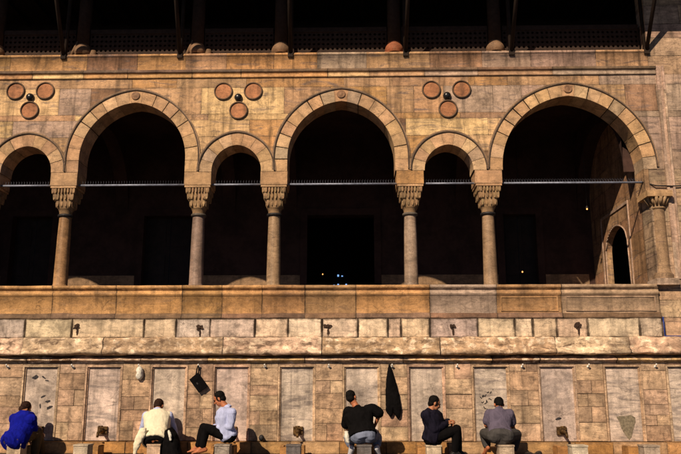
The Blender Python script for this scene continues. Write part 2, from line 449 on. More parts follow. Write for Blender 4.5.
for i in range(9):
    an = PI + PI*i/8*1.0
    cp.bar((x+.15*math.cos(an), cy+.15*math.sin(an), 4.6), (x+.215*math.cos(an), cy+.215*math.sin(an), 4.75), .02, n=6, r2=.032)
cp.box(x-.25, x+.22, cy-.22, cy+.3, 4.75, 4.862, jit(TAN), False)
cp.build('capital', M_cap, cc)
# side wall of the gallery with its doorway (inner face X = 5.8)
YB = 3.7
sw = MB(); rows = [3.0, 3.42, 3.84, 4.26, 4.66, 5.1, 5.55, 6.0, 6.5, 7.3]
dY0, dY1, dZ = 1.45, 2.80, 4.22
def dtop(y):   # pointed top of the opening
    m = (dY0+dY1)/2; hw = (dY1-dY0)/2; d = abs(y-m)/hw
    return dZ + .42*math.sqrt(max(0, 1-d**1.7))
ys = [.56]; 
while ys[-1] < YB-.06: ys.append(ys[-1]+.055)
ys[-1] = YB
for lst in (dY0, dY1):
    i = min(range(len(ys)), key=lambda q: abs(ys[q]-lst)); ys[i] = lst
SIDE = [(.33, .19, .105), (.30, .17, .10), (.35, .21, .12)]
sj = {}
for r in range(len(rows)-1):
    js = [.56]; 
    while js[-1] < YB-.9: js.append(js[-1]+rng.uniform(.5, 1.0))
    js.append(YB); sj[r] = [(js[i], js[i+1], jit(SIDE[rng.randrange(3)])) for i in range(len(js)-1)]
    for i in range(len(ys)-1):
        a, b = ys[i], ys[i+1]; m = (a+b)/2
        j0, j1, t = next(q for q in sj[r] if m <= q[1]+1e-6)
        za = zb = rows[r]; z1 = rows[r+1]
        if dY0-1e-6 <= a and b <= dY1+1e-6:
            za, zb = max(za, dtop(a)), max(zb, dtop(b))
            if min(za, zb) >= z1: continue
            za, zb = min(za, z1), min(zb, z1)
        sw.face(((5.8, b, zb), (5.8, a, za), (5.8, a, z1), (5.8, b, z1)), t, [(j1-b, zb-rows[r]), (j1-a, za-rows[r]), (j1-a, z1-rows[r]), (j1-b, z1-rows[r])], (j1-j0, z1-rows[r]))
# reveal
for i in range(len(ys)-1):
    a, b = ys[i], ys[i+1]
    if dY0-1e-6 <= a and b <= dY1+1e-6:
        sw.face(((5.8, a, dtop(a)), (5.8, b, dtop(b)), (5.93, b, dtop(b)), (5.93, a, dtop(a))), SIDE[0])
sw.face(((5.8, dY1, 3.0), (5.93, dY1, 3.0), (5.93, dY1, dZ), (5.8, dY1, dZ)), (.36, .23, .13))
sw.face(((5.8, dY0, 3.0), (5.8, dY0, dZ), (5.93, dY0, dZ), (5.93, dY0, 3.0)), SIDE[1])
sw.build('side_wall', M_ash, gal)
dm = MB(MAUVE)     # square frame and arched trim round the doorway
for (y0, y1, z0, z1) in ((dY0-.2, dY0-.16, 3.0, 4.95), (dY1+.15, dY1+.2, 3.0, 4.95), (dY0-.2, dY1+.2, 4.95, 5.01)):
    dm.box(5.78, 5.805, y0, y1, z0, z1)
dl = [(dY0-.05, 3.0)] + [(dY0 + (dY1-dY0)*i/16, dtop(dY0 + (dY1-dY0)*i/16) + .02) for i in range(17)] + [(dY1+.05, 3.0)]
for i in range(len(dl)-1): dm.bar((5.80, *dl[i]), (5.80, *dl[i+1]), .018, n=6)
dm.build('doorway_trim', M_mould, gal)
dw = MB((.03, .02, .015)); dw.box(7.8, 7.9, .6, YB, 2.9, 6.0); dw.box(5.96, 7.8, YB-.06, YB, 2.9, 6.0); dw.box(5.96, 7.8, .6, YB-.06, 2.9, 3.0); dw.box(5.96, 7.8, .6, YB-.06, 5.9, 6.0)
dw.build('side_room', M_doorw, gal)
# ---- interior: floor, back wall with door openings, ceiling
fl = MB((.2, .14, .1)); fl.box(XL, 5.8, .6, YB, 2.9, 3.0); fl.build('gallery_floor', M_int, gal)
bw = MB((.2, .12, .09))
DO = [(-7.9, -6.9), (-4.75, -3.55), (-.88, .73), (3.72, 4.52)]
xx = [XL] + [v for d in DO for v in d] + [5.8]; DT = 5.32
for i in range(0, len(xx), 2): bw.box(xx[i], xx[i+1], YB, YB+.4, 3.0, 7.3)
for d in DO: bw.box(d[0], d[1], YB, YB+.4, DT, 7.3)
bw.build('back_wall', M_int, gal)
for i in range(0, len(xx), 2):
    if xx[i+1]-.16 > xx[i]+.16:
        da = MB((.22, .14, .08)); da.box(xx[i]+.141, xx[i+1]-.141, YB-.03, YB+.01, 3.0, 3.87); da.build('sun_patch_strip', M_mould, gal)  # paler strip added so the sun patches show on the dark back wall
for d in DO:
    f = MB((.2, .12, .09))
    f.box(d[0]-.14, d[0]+.02, YB-.05, YB+.02, 3.0, DT+.14); f.box(d[1]-.02, d[1]+.14, YB-.05, YB+.02, 3.0, DT+.14); f.box(d[0]+.02, d[1]-.02, YB-.05, YB+.02, DT-.02, DT+.14)
    df = f.build('door_frame', M_int, gal)
    if abs(d[0]+.88) > .01:
        l = MB((.02, .014, .01)); m = (d[0]+d[1])/2
        for a, b in ((d[0], m-.006), (m+.006, d[1])):
            l.box(a, b, YB+.22, YB+.28, 3.0, DT)
            for z in (3.2, 3.9, 4.6): l.box(a+.1, b-.1, YB+.205, YB+.222, z, z+.5)
        l.build('door_leaf', M_doorw, df)
# the prayer hall behind the open middle door: dark walls and a far window
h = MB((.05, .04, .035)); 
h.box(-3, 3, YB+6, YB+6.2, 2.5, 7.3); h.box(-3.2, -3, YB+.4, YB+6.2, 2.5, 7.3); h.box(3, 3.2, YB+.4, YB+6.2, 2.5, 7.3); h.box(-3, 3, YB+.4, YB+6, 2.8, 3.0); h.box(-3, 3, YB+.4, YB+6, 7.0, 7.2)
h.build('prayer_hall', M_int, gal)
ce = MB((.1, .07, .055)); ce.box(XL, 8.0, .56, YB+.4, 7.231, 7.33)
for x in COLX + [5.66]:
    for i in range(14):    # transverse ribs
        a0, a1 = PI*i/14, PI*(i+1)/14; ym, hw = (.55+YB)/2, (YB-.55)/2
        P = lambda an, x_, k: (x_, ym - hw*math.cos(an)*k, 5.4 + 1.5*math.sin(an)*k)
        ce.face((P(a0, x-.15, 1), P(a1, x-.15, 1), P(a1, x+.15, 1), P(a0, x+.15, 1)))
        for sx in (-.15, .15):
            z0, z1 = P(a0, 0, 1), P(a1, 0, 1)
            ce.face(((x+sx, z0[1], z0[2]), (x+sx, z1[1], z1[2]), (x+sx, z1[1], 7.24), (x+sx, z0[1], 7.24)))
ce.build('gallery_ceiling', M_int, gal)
# ---- tie rods with bird spikes
for (xc, a, ap) in ARCH:
    r = MB(); r.bar((xc-a-.05, .2, 5.085), (xc+a+.05, .2, 5.085), .021, n=8)
    ro = r.build('tie_rod', M_rod, gal, (xc, .2, 5.085))
    s = MB(); n = int(2*a/.05)
    for i in range(n):
        x = xc - a + (i+.5)*2*a/n
        for dy, dx in ((-.03, .008), (.03, -.008)): s.bar((x, .2, 5.1), (x+dx, .2+dy, 5.165), .0028, n=3, caps=False)
    s.build('bird_spikes', M_spike, ro)
# ---- roundels
for (cx, z) in ((-6.10, 6.78), (-2.0, 6.74), (2.06, 6.74)):
    for dx, dz in ((-.295, .21), (.29, .21), (.015, -.19)):
        px, pz = cx + dx, z + dz
        d = MB((.35, .155, .075)); d.lathe((px, YF, pz), [(.158, -.01), (.158, .010), (.15, .014), (0, .014)], 36, axis='Y', smooth=False)
        ob = d.build('roundel', M_porph, gal, (px, YF, pz))
        r = MB((.11, .07, .045)); r.lathe((px, YF, pz), [(.157, -.01), (.157, .03), (.166, .036), (.182, .03), (.187, -.01)], 36, axis='Y')
        r.build('roundel_rim', M_mould, ob)
    k = MB(); k.lathe((cx+.005, YF, z+.078), [(.078, -.01), (.078, .02), (.068, .05), (.045, .07), (.02, .079), (0, .08)], 20, axis='Y')
    k.build('stone_knob', M_black, gal, (cx, YF, z+.08))
# ---- string course, with its down-turned end, and the ledge over it
def tints(js): return [upper_tint((js[i]+js[i+1])/2) for i in range(len(js)-1)]
XD = 6.12
js = joints(XL, XD, .8, 2.0)
sc = MB(); sc.profile_x([(YF, 7.228), (.075, 7.232), (.072, 7.262), (.088, 7.268), (.086, 7.326), (.07, 7.334)], js, tints(js), rough=.004, seg=.2)
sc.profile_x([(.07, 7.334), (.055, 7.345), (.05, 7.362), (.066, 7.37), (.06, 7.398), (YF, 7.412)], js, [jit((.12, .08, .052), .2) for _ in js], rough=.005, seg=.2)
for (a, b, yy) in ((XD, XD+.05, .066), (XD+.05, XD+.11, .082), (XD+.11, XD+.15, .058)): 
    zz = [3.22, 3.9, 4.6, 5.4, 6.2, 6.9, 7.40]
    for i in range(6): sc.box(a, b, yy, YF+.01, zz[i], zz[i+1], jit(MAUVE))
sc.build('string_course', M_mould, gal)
js = joints(XL, 6.0, .7, 1.7)
lg = MB(); lg.profile_x([(YF, 7.41), (YF-.001, 7.70), (YF-.02, 7.705), (YF-.02, 7.745), (.6, 7.76)], js, tints(js), rough=.003, seg=.2)
lg.build('balcony_ledge', M_ash, gal)
mb = MB(); coursed(mb, 6.0, 8.0, YF, .5, [7.231, 7.62, 8.0, 8.3, 8.7, 9.2, 9.8], .5, 1.3, pier_tint)
mb.build('upper_pier', M_band, gal)
# ---- balcony: pierced railing, columns, struts, eave
BX = [-7.0, -5.23, -2.9, -1.21, 1.07, 3.09, 5.95]
def railing(x0, x1):
    mb = MB((.30, .19, .12)); y0, y1 = .33, .40; zb, zt = 7.75, 8.40
    mb.box(x0, x1, y0-.02, y1+.02, zt-.10, zt, None); 
    nx = max(3, round((x1-x0)/.094)); nz = 5; w = (x1-x0)/nx; hh = (zt-.10-zb-.045)/nz
    for i in range(nx):
        for j in range(nz):
            cx, cz = x0+(i+.5)*w, zb+.045+(j+.5)*hh; r = .3*w
            O = [(cx+w/2*a, cz+hh/2*b) for a, b in ((-1,-1),(0,-1),(1,-1),(1,0),(1,1),(0,1),(-1,1),(-1,0))]
            I = [(cx+r*math.cos(PI*1.25+k*PI/4), cz+r*math.sin(PI*1.25+k*PI/4)) for k in range(8)]
            for k in range(8):
                q = (k+1) % 8
                mb.face([(O[k][0], y0, O[k][1]), (O[q][0], y0, O[q][1]), (I[q][0], y0, I[q][1]), (I[k][0], y0, I[k][1])])
                mb.face([(I[k][0], y0, I[k][1]), (I[q][0], y0, I[q][1]), (I[q][0], y1, I[q][1]), (I[k][0], y1, I[k][1])])
    ra = mb.build('pierced_railing', M_rail_shade, gal, ((x0+x1)/2, y0, zb))
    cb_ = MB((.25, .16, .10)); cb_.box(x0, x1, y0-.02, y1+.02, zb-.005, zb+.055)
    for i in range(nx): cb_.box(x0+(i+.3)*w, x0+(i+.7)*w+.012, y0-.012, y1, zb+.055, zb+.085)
    cb_.build('railing_lit_row', M_cap, ra)  # tan strip paints in the sunlight on the railing's bottom row
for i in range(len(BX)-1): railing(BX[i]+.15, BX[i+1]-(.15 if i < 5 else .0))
for i, x in enumerate(BX[:-1]):
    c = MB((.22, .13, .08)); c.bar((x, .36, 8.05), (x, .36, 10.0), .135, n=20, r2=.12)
    co = c.build('balcony_column', M_rail_shade, gal, (x, .36, 7.75))  # shaft takes the shade-dark stone; the sunlit base below gets a paler one
    b = MB((.15, .09, .052) if i != 4 else (.22, .075, .035)); b.box(x-.2, x+.2, .24, .52, 7.745, 7.83)
    b.lathe((x, .36, 0), [(.16, 7.83), (.185, 7.87), (.19, 7.92), (.17, 7.98), (.14, 8.03), (.135, 8.06)], 22)
    if i in (1, 2):   # broken acroterion stumps beside the base
        b.bar((x-.2, .25, 7.745), (x-.08, .26, 8.12), .045, n=6, r2=.02)
        b.bar((x+.24, .28, 7.745), (x+.25, .28, 7.92), .09, n=10, r2=.05)
    b.build('column_base', M_cap, co)
for x in (-5.5, -3.18, -.99, 1.28, 3.35, 5.98):
    s = MB(); s.bar((x, .07, 7.74), (x+.05, -1.3, 9.72), .04, n=6); s.obox((x, .07, 7.72), (1,0,0), (0,1,0), (0,0,1), .05, .02, .07)
    s.bar((x, .16, 7.76), (x, .2, 9.9), .04, n=6)
    s.build('eave_strut', M_wood, gal, (x, .09, 7.6))
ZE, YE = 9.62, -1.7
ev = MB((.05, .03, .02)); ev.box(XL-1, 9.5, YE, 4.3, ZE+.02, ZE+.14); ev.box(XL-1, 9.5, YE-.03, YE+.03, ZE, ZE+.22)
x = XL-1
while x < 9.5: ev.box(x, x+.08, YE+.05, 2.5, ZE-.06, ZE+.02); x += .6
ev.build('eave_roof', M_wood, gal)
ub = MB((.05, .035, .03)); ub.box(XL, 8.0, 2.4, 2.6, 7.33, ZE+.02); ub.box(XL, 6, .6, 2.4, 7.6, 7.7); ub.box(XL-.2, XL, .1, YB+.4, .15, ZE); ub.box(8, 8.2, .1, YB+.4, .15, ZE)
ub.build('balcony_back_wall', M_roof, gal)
# ---- parapet under the columns
js = [XL, -7.9, -6.6, -5.318, -4.131, -2.912, -2.175, -1.439, -.651, .282, 1.631, 2.848, 4.024, 5.79]
PT = [GOLD]*4 + [GOLD, (.34, .195, .08), GOLD, (.34, .19, .085), (.32, .19, .095), GOLD, (.31, .235, .18), (.34, .20, .095), (.32, .225, .155)]
pp = MB()
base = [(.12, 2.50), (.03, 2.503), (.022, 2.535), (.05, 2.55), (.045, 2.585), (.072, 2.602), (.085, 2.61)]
pb_ = MB(); pb_.profile_x(base, js, [jit((.16, .10, .062), .15) for t in PT], rough=.012, seg=.05); pb_.build('parapet_plinth', M_mould, gal)  # dark tint holds soot plus the shadow along the parapet's foot
prof = [(.085, 2.603), (.08, 2.93), (.05, 2.945), (.045, 2.985), (.075, 3.0), (.07, 3.045), (.03, 3.06), (.02, 3.075), (.02, 3.118), (.06, 3.122)]
pt_ = MB((.09, .068, .05)); pt_.profile_x([(.058, 3.121), (.7, 3.126), (.7, 2.95)], js, [jit((.09, .068, .05)) for t in PT]); pt_.build('parapet_top', M_mould, gal)  # unseen top face darkened to cut light bounced onto the arch soffits
pp.profile_x(prof, js, [jit(t, .05) for t in PT], rough=.006, seg=.08)
pp.build('parapet', M_mould, gal)
for k in (11, 12):    # framed panels on the right-hand slabs
    f = MB(tuple(.9*c for c in PT[k])); a, b = js[k]+.07, js[k+1]-.07
    for (x0, x1, z0, z1) in ((a, b, 2.885, 2.905), (a, b, 2.635, 2.655), (a, a+.02, 2.655, 2.885), (b-.02, b, 2.655, 2.885)): f.box(x0, x1, .068, .085, z0, z1)
    f.build('panel_frame', M_mould, gal)
# ================================================================== THE ABLUTION WALL
GZ = .15      # level of the paving
M_rust = plain('rusty_iron', (.045, .026, .018), .9, var=.5, sc=40)
fw = thing('ablution_wall', (0, 0, GZ), 'long weathered ablution fountain wall with marble panels and taps below the arcade', 'fountain wall')
XW0, XW1 = -9.4, 8.0
js = [XW0, -8.3, -7.2, -6.6, -5.761, -4.896, -3.576, -2.991, -2.371, -1.552, -.952, -.335, .316, .858, 1.093, 1.616, 2.479, 3.143, 3.465, 3.895, 4.449, 5.376, 5.786]
mb = MB((.06, .045, .03))
for k in range(len(js)-1):
    mb.box(js[k]+.008, js[k+1]-.008, .02+rng.uniform(-.006, .006), .3, 2.158, 2.502, pick(((.54, .42, .30), 2), ((.56, .45, .335), 3), ((.50, .38, .27), 2), (LGREY, 1.5)), True)
mb.box(XW0, 5.79, .05, .5, 2.14, 2.51, (.06, .04, .03))
mb.build('block_course', M_block, fw)
# worn roll cornice
js = joints(XW0, XW1, 1.1, 2.4)
cn = MB(); cn.profile_x([(.15, 2.165), (-.05, 2.160), (-.085, 2.14), (-.10, 2.09), (-.098, 2.03), (-.085, 1.98), (-.11, 1.96), (-.15, 1.93), (-.165, 1.895), (-.155, 1.862), (-.11, 1.85), (.0, 1.845), (.12, 1.842)], js, [pick(((.48, .36, .25), 2), (PINK, 2), ((.40, .27, .17), 1)) for _ in js], rough=.03, seg=.028)
cn.build('cornice', M_worn, fw)
mb = MB((.4, .3, .2)); js = joints(XW0, XW1, .8, 1.8)
mb.profile_x([(.1, 1.84), (-.02, 1.80), (-.075, 1.772), (-.08, 1.75), (-.03, 1.738), (-.012, 1.73), (-.012, 1.705), (.02, 1.70)], js, [pick((PALE, 1), (PINK, 2), (BROWN, 1)) for _ in js], rough=.008, seg=.06)
mb.build('top_moulding', M_worn, fw)
# panels and the masonry between them
PX = [-5.384, -4.243, -3.07, -1.944, -.778, .374, 1.524, 2.66, 3.836, 4.99, 6.09]
PW = .285; Z0, Z1 = .36, 1.62
edges = [XW0]
for p in PX: edges += [p-PW-.05, p+PW+.05]
edges.append(XW1)
mb = MB()
for k in range(0, len(edges), 2):
    x0, x1 = edges[k], edges[k+1]
    rows = [Z0]
    while rows[-1] < 1.36: rows.append(rows[-1] + rng.uniform(.17, .34))
    rows.append(1.712)
    for r in range(len(rows)-1):
        n = 1 if (x1-x0) < .75 else int((x1-x0)/.6)+1
        cut = [x0 + (x1-x0)*i/n for i in range(n+1)]
        if n == 1 and rng.random() < .25: cut = [x0, x0+(x1-x0)*rng.uniform(.35, .65), x1]
        for i in range(len(cut)-1): mb.box(cut[i], cut[i+1], rng.uniform(-.006, .006), .3, rows[r], rows[r+1], low_tint(), True)
for p in PX: mb.box(p-PW-.05, p+PW+.05, .0, .3, Z1+.05, 1.712, low_tint(), True)
mb.box(XW0, XW1, .31, .6, GZ, 2.16, BROWN)
mb.build('masonry', M_low, fw)
for k, p in enumerate(PX):
    m = MB(); m.box(p-PW-.05, p+PW+.05, .038, .2, Z0, Z1+.05, jit(LGREY, .07))
    po = m.build('marble_panel', M_marble if k in (7, 9, 10) else M_marble_v if k in (1, 4) else M_marble_c, fw, (p, .038, Z0))
    f = MB(jit(PINK, .1))
    for (x0, x1, z0, z1, y) in ((p-PW-.05, p-PW-.02, Z0, Z1+.05, -.012), (p+PW+.02, p+PW+.05, Z0, Z1+.05, -.012), (p-PW-.02, p+PW+.02, Z1+.02, Z1+.05, -.0115),
                                (p-PW-.02, p-PW, Z0, Z1+.02, .014), (p+PW, p+PW+.02, Z0, Z1+.02, .014), (p-PW, p+PW, Z1, Z1+.02, .0145)):
        f.box(x0, x1, y, .1, z0, z1)
    f.build('panel_frame', M_low, po)
# taps
def tap(px):
    t = MB(); z = .535; t.box(px-.085, px+.085, .0, .045, z-.07, z+.07); t.lathe((px, .0, z), [(.05, 0), (.05, .02), (.03, .03), (.028, .12), (0, .12)], 12, axis='Y')
    for sx in (-.065, .065):
        for sz in (-.05, .05): t.lathe((px+sx, 0, z+sz), [(.012, 0), (.01, .008), (0, .01)], 8, axis='Y')
    o = t.build('tap', M_brass, fw, (px, 0, z))
    s = MB(); s.bar((px, -.10, z+.005), (px+.01, -.25, z-.03), .024, n=10); s.bar((px+.01, -.25, z-.03), (px+.012, -.275, z-.10), .022, n=10); s.bar((px, -.09, z+.02), (px, -.09, z+.075), .009, n=8); s.bar((px-.04, -.09, z+.075), (px+.04, -.09, z+.075), .011, n=8)
    s.build('spout', M_brass, o)
for p in PX[:9]: tap(p + .03)
# coat hooks on the piers between panels
for x in (-5.998, -4.817, -3.61, -2.539, -1.352, -.206, .919, 2.076, 3.229, 4.395, 5.575):
    hk = MB(); z = 1.64
    hk.lathe((x, 0, z), [(.024, -.01), (.024, .008), (.012, .012), (.01, .05), (0, .05)], 10, axis='Y'); hk.bar((x, -.05, z), (x, -.075, z+.035), .009, n=8)
    hk.lathe((x, -.072, z+.035), [(.016, 0), (.014, .01), (0, .014)], 8, axis='Y')
    hk.build('coat_hook', M_white, fw, (x, 0, z))
# iron cramps in the block course
for x, z in ((-4.80, 2.36), (-2.56, 2.35), (-.23, 2.36), (2.02, 2.36), (4.27, 2.37)):
    c = MB(); n = 16
    for (dx, dz, ww, hh, yy) in ((0, 0, .062, .048, .004), (.008, -.10, .018, .07, .006), (-.01, .0, .03, .026, -.008)):
        P_ = []
        for q in range(n):
            a = 2*PI*q/n; k = 1 + .75*noise.noise(Vector((x*5 + math.cos(a)*1.6, z*5 + math.sin(a)*1.6, dz*40)))
            P_.append((x + dx + ww*k*math.cos(a), z + dz + hh*k*math.sin(a)))
        c.face([(u, yy, v) for u, v in P_])
        for q in range(n): j = (q+1) % n; c.face([(P_[j][0], yy, P_[j][1]), (P_[q][0], yy, P_[q][1]), (P_[q][0], .04, P_[q][1]), (P_[j][0], .04, P_[j][1])])
    c.build('iron_cramp', M_rust, fw, (x, 0, z))
# base course
js = joints(XW0, XW1, .5, 1.2); mb = MB()
for k in range(len(js)-1):
    mb.box(js[k], js[k+1], -.14+rng.uniform(-.01, .01), .3, GZ, .352+rng.uniform(-.008, .004), pick(((.36, .185, .062), 3), ((.33, .19, .08), 2), (TAN, 1)), True)
mb.build('base_course', M_orange, fw)
# paint smears, cement patch, scribbles on the panels
def smear(px, pz, w, h, ang, mat, name, y=.034, n=14):
    m = MB(); pts = []
    for i in range(n):
        a = 2*PI*i/n; r = 1 + .5*noise.noise(Vector((px*9+math.cos(a)*1.3, pz*9+math.sin(a)*1.3, 2)))
        u, v = w*r*math.cos(a), h*r*math.sin(a)
        pts.append((px + u*math.cos(ang) - v*math.sin(ang), pz + u*math.sin(ang) + v*math.cos(ang)))
    F = [(a, y, b) for a, b in pts]; B = [(a, y+.01, b) for a, b in pts]
    m.face(F)
    for i in range(n): j = (i+1) % n; m.face((F[j], F[i], B[i], B[j]))
    return m.build(name, mat, fw, (px, y, pz))
for a in ((-5.50, 1.46, .055, .035, .5), (-5.35, 1.46, .045, .012, -.6), (-5.28, 1.40, .04, .01, -.2), (-5.33, 1.12, .045, .016, .5), (-5.24, 1.035, .05, .022, .2), (-5.20, .93, .055, .022, .35), (-5.37, .96, .012, .04, .1)):
    smear(*a, M_paint, 'paint_smear')
cp_ = MB(); o_ = [(4.85, .78), (4.93, .80), (5.0, .785), (5.08, .80), (5.17, .775), (5.155, .70), (5.125, .62), (5.10, .53), (5.075, .44), (5.03, .395), (4.985, .42), (4.955, .50), (4.92, .59), (4.875, .69)]
o_ = [(x+rng.uniform(-.012, .012), z+rng.uniform(-.012, .012)) for x, z in o_]
cp_.face([(x, .030, z) for x, z in o_])
for i in range(len(o_)): j = (i+1) % len(o_); cp_.face([(o_[j][0], .030, o_[j][1]), (o_[i][0], .030, o_[i][1]), (o_[i][0], .05, o_[i][1]), (o_[j][0], .05, o_[j][1])])
cp_.build('cement_patch', M_cement, fw, (5.0, .03, .6))
smear(3.82, .74, .05, .02, .2, M_paint, 'paint_smear')
sc = MB(); R2 = random.Random(3)
for (x0, z0, ln, ang) in ((2.46, 1.10, .30, .45), (2.50, 1.0, .2, .4), (2.53, .92, .16, -.3)):
    u, v = math.cos(ang), math.sin(ang); prev = None; s = 0
    while s < ln:
        q = (x0 + u*s - v*R2.uniform(-.035, .035), .036, z0 + v*s + u*R2.uniform(-.035, .035))
        if prev and R2.random() < .85: sc.bar(prev, q, .0075, n=4)
        prev = q; s += .016
sc.build('graffiti_scrawl', M_paint, fw, (2.5, .036, 1.0))
# cable on the pier
cb = MB()
cb.bar((5.795, .0, 2.52), (5.80, .0, 2.175), .014, n=6); cb.bar((5.80, .0, 2.175), (8.0, .0, 2.165), .014, n=6); cb.build('blue_cable', M_cable, fw)
wr = MB(); P = [(5.7, .16, 5.08), (5.9, .05, 4.98), (6.2, .06, 4.97), (6.6, .07, 4.99), (8.0, .08, 5.02)]
for i in range(4): wr.bar(P[i], P[i+1], .012, n=6)
wr.build('dark_wire', M_iron, gal)

# ================================================================== footrests and stools
for k, p in enumerate(PX):
    w = .2+rng.uniform(-.01, .01)
    m = MB(); m.box(p-.02-w, p-.02+w, -.62, -.30, GZ, .30+rng.uniform(-.008, .008), jit((.35, .18, .062), .1))
    for q in (-1, 1): m.box(p-.02+q*(w-.03)-.03, p-.02+q*(w-.03)+.03, -.60, -.32, .30, .318, jit((.29, .155, .062)))
    o = m.build('footrest_block', M_orange, None, (p-.02, -.46, GZ))
    FL = ['beside the man in blue', 'left of the man in the cream waistcoat', 'in front of the man in the cream waistcoat', 'under the feet of the man in the light blue shirt',
          'under the tap between the seated men, behind a dark stool', 'in front of the man in the black shirt', 'before the man in the dark jacket', 'before the man in the purple shirt',
          'under the tap nearest the right of the last man', 'below the panel with the cement patch', 'at the far right end of the wall']
    tag(o, 'ochre stone footrest block ' + FL[k], 'footrest', 'stone footrests along the wall')
SX = [-5.33, -4.175, -3.024, -1.894, -.735, .402, 1.52, 2.682, 3.839, 4.976]
SL = ['under the man in the blue jacket', 'pale and empty, between the men in blue and cream', 'under the man in the cream waistcoat', 'under the barefoot man in the light blue shirt',
      'dark and empty, in front of the middle tap', 'grey, under the man in the black shirt', 'pale, under the man in the dark jacket', 'pale, under the man in the purple shirt',
      'pale and empty, right of the last seated man', 'pale and empty, below the cement patched panel']
SY = [.15, 0, .13, .06, 0, 0, 0, .03, 0, 0]
SC = [(.4, .31, .21), (.44, .37, .28), (.38, .27, .19), (.24, .21, .18), (.11, .10, .10), (.12, .11, .11), (.44, .36, .26), (.38, .3, .22), (.46, .4, .31), (.4, .32, .25)]  # the two darkest tints have shadow mixed into the stone colour
for k, x in enumerate(SX):
    m = MB(); w = .115 + rng.uniform(-.008, .012)
    prof = [(w, 0), (w, .37), (w-.006, .376)]
    dy = SY[k]; m.box(x-w, x+w, -1.14+dy, -.88+dy, GZ, .34, SC[k]); m.box(x-w-.008, x+w+.008, -1.15+dy, -.87+dy, .34, .366, SC[k])
    o = m.build('stone_stool', M_block, None, (x, -1.01, GZ))
    tag(o, 'square stone stool ' + SL[k], 'stool', 'stone stools along the fountain')

# ================================================================== ground
g = MB((.3, .25, .2)); g.face(((-200, -200, GZ), (200, -200, GZ), (200, 200, GZ), (-200, 200, GZ)))
tag(g.build('ground', M_ground, None, (0, 0, GZ)), kind='structure')
# ================================================================== PEOPLE
def cloth(name, c, var=.18, rough=.9, sc=7, bump=.85):
    N = NT(name); pos = N.n('NewGeometry').outputs['Position']
    a = N.noise(N.scaled(pos, (1.3, 1.3, .6), (.3, .4, 0)), sc, 4, .55, 1.0); b = N.noise(pos, 160, 2, .5)
    lo = tuple(x*(1-var) for x in c); hi = tuple(min(1, x*(1+var)) for x in c)
    N.col(N.mix(N.ramp(a, .35, .65), lo, hi))
    N.bump(N.math('ADD', N.math('MULTIPLY', a, 1.0), N.math('MULTIPLY', b, .12)), bump, .02)
    return N.set(rough, 0, .06)
def skinm(name, c):
    N = NT(name); pos = N.n('NewGeometry').outputs['Position']
    a = N.noise(pos, 25, 4, .6)
    N.col(N.mix(N.ramp(a, .3, .7), tuple(x*.85 for x in c), tuple(min(1, x*1.12) for x in c)))
    N.bump(N.noise(pos, 90, 3, .6), .15, .003)
    return N.set(.55, 0, .35)
M_skin = skinm('warm_skin', (.40, .17, .085)); M_skin2 = skinm('ruddy_skin', (.44, .155, .07))  # an even warm tone for each skin
M_hair = plain('black_hair', (.005, .004, .0035), .7, var=.6, sc=60, bump=.9, spec=.12); M_hair2 = plain('brown_hair', (.028, .012, .008), .7, var=.5, sc=60, bump=.9, spec=.12)
M_eye = plain('dark_eye', (.015, .01, .008), .2, bump=0)
M_bluej = cloth('blue_jacket_cloth', (.006, .010, .26)); M_vest = cloth('cream_vest_cloth', (.80, .74, .56), .06); M_lshirt = cloth('light_blue_shirt_cloth', (.47, .53, .82), .1)
M_blk = cloth('black_cloth', (.005, .0045, .005)); M_jean = cloth('faded_denim', (.17, .20, .29), .25); M_navy = cloth('dark_navy_cloth', (.010, .009, .018), .4)
M_purp = cloth('purple_grey_cloth', (.11, .095, .14), .15); M_grey = cloth('charcoal_cloth', (.065, .062, .062)); M_olive = cloth('olive_cloth', (.10, .068, .034)); M_wcl = cloth('white_cloth', (.72, .70, .62), .06)
M_shoe = plain('pale_canvas_shoe', (.55, .56, .62), .7, var=.15, sc=30); M_bshoe = plain('black_shoe', (.012, .011, .011), .4, var=.3, sc=30)

def sphere(mb, c, r, n=10):
    ell(mb, c, (r, 0, 0), (0, r, 0), (0, 0, r), n)
def ell(mb, c, ax, ay, az, n=14):
    c = Vector(c); ax, ay, az = Vector(ax), Vector(ay), Vector(az); m = n//2
    P = lambda i, j: c + ax*(math.sin(PI*i/m)*math.cos(2*PI*j/n)) + ay*(math.sin(PI*i/m)*math.sin(2*PI*j/n)) + az*math.cos(PI*i/m)
    for i in range(m):
        for j in range(n):
            q = [P(i, j), P(i+1, j), P(i+1, j+1), P(i, j+1)]
            if i == 0: q = [q[0], q[1], q[2]]
            elif i == m-1: q = [q[0], q[1], q[3]]
            mb.face(q)
def chain(mb, pts, n=12):
    for k in range(len(pts)-1):
        (a, ra), (b, rb) = pts[k], pts[k+1]
        mb.bar(a, b, ra, n=n, r2=rb)
    for p, r in pts: sphere(mb, p, r, n)
def loft(mb, rings, n=24):
    R = []
    for c, ax, ay, pw in rings:
        row = []
        for i in range(n):
            a = 2*PI*i/n; ca, sa = math.cos(a), math.sin(a); f = (abs(ca)**pw + abs(sa)**pw) ** (-1/pw)
            row.append(Vector(c) + Vector(ax)*(f*ca) + Vector(ay)*(f*sa))
        R.append(row)
    for k in range(len(R)-1):
        for i in range(n):
            j = (i+1) % n; mb.face((R[k][i], R[k][j], R[k+1][j], R[k+1][i]))
    mb.face(R[0][::-1]); mb.face(R[-1])
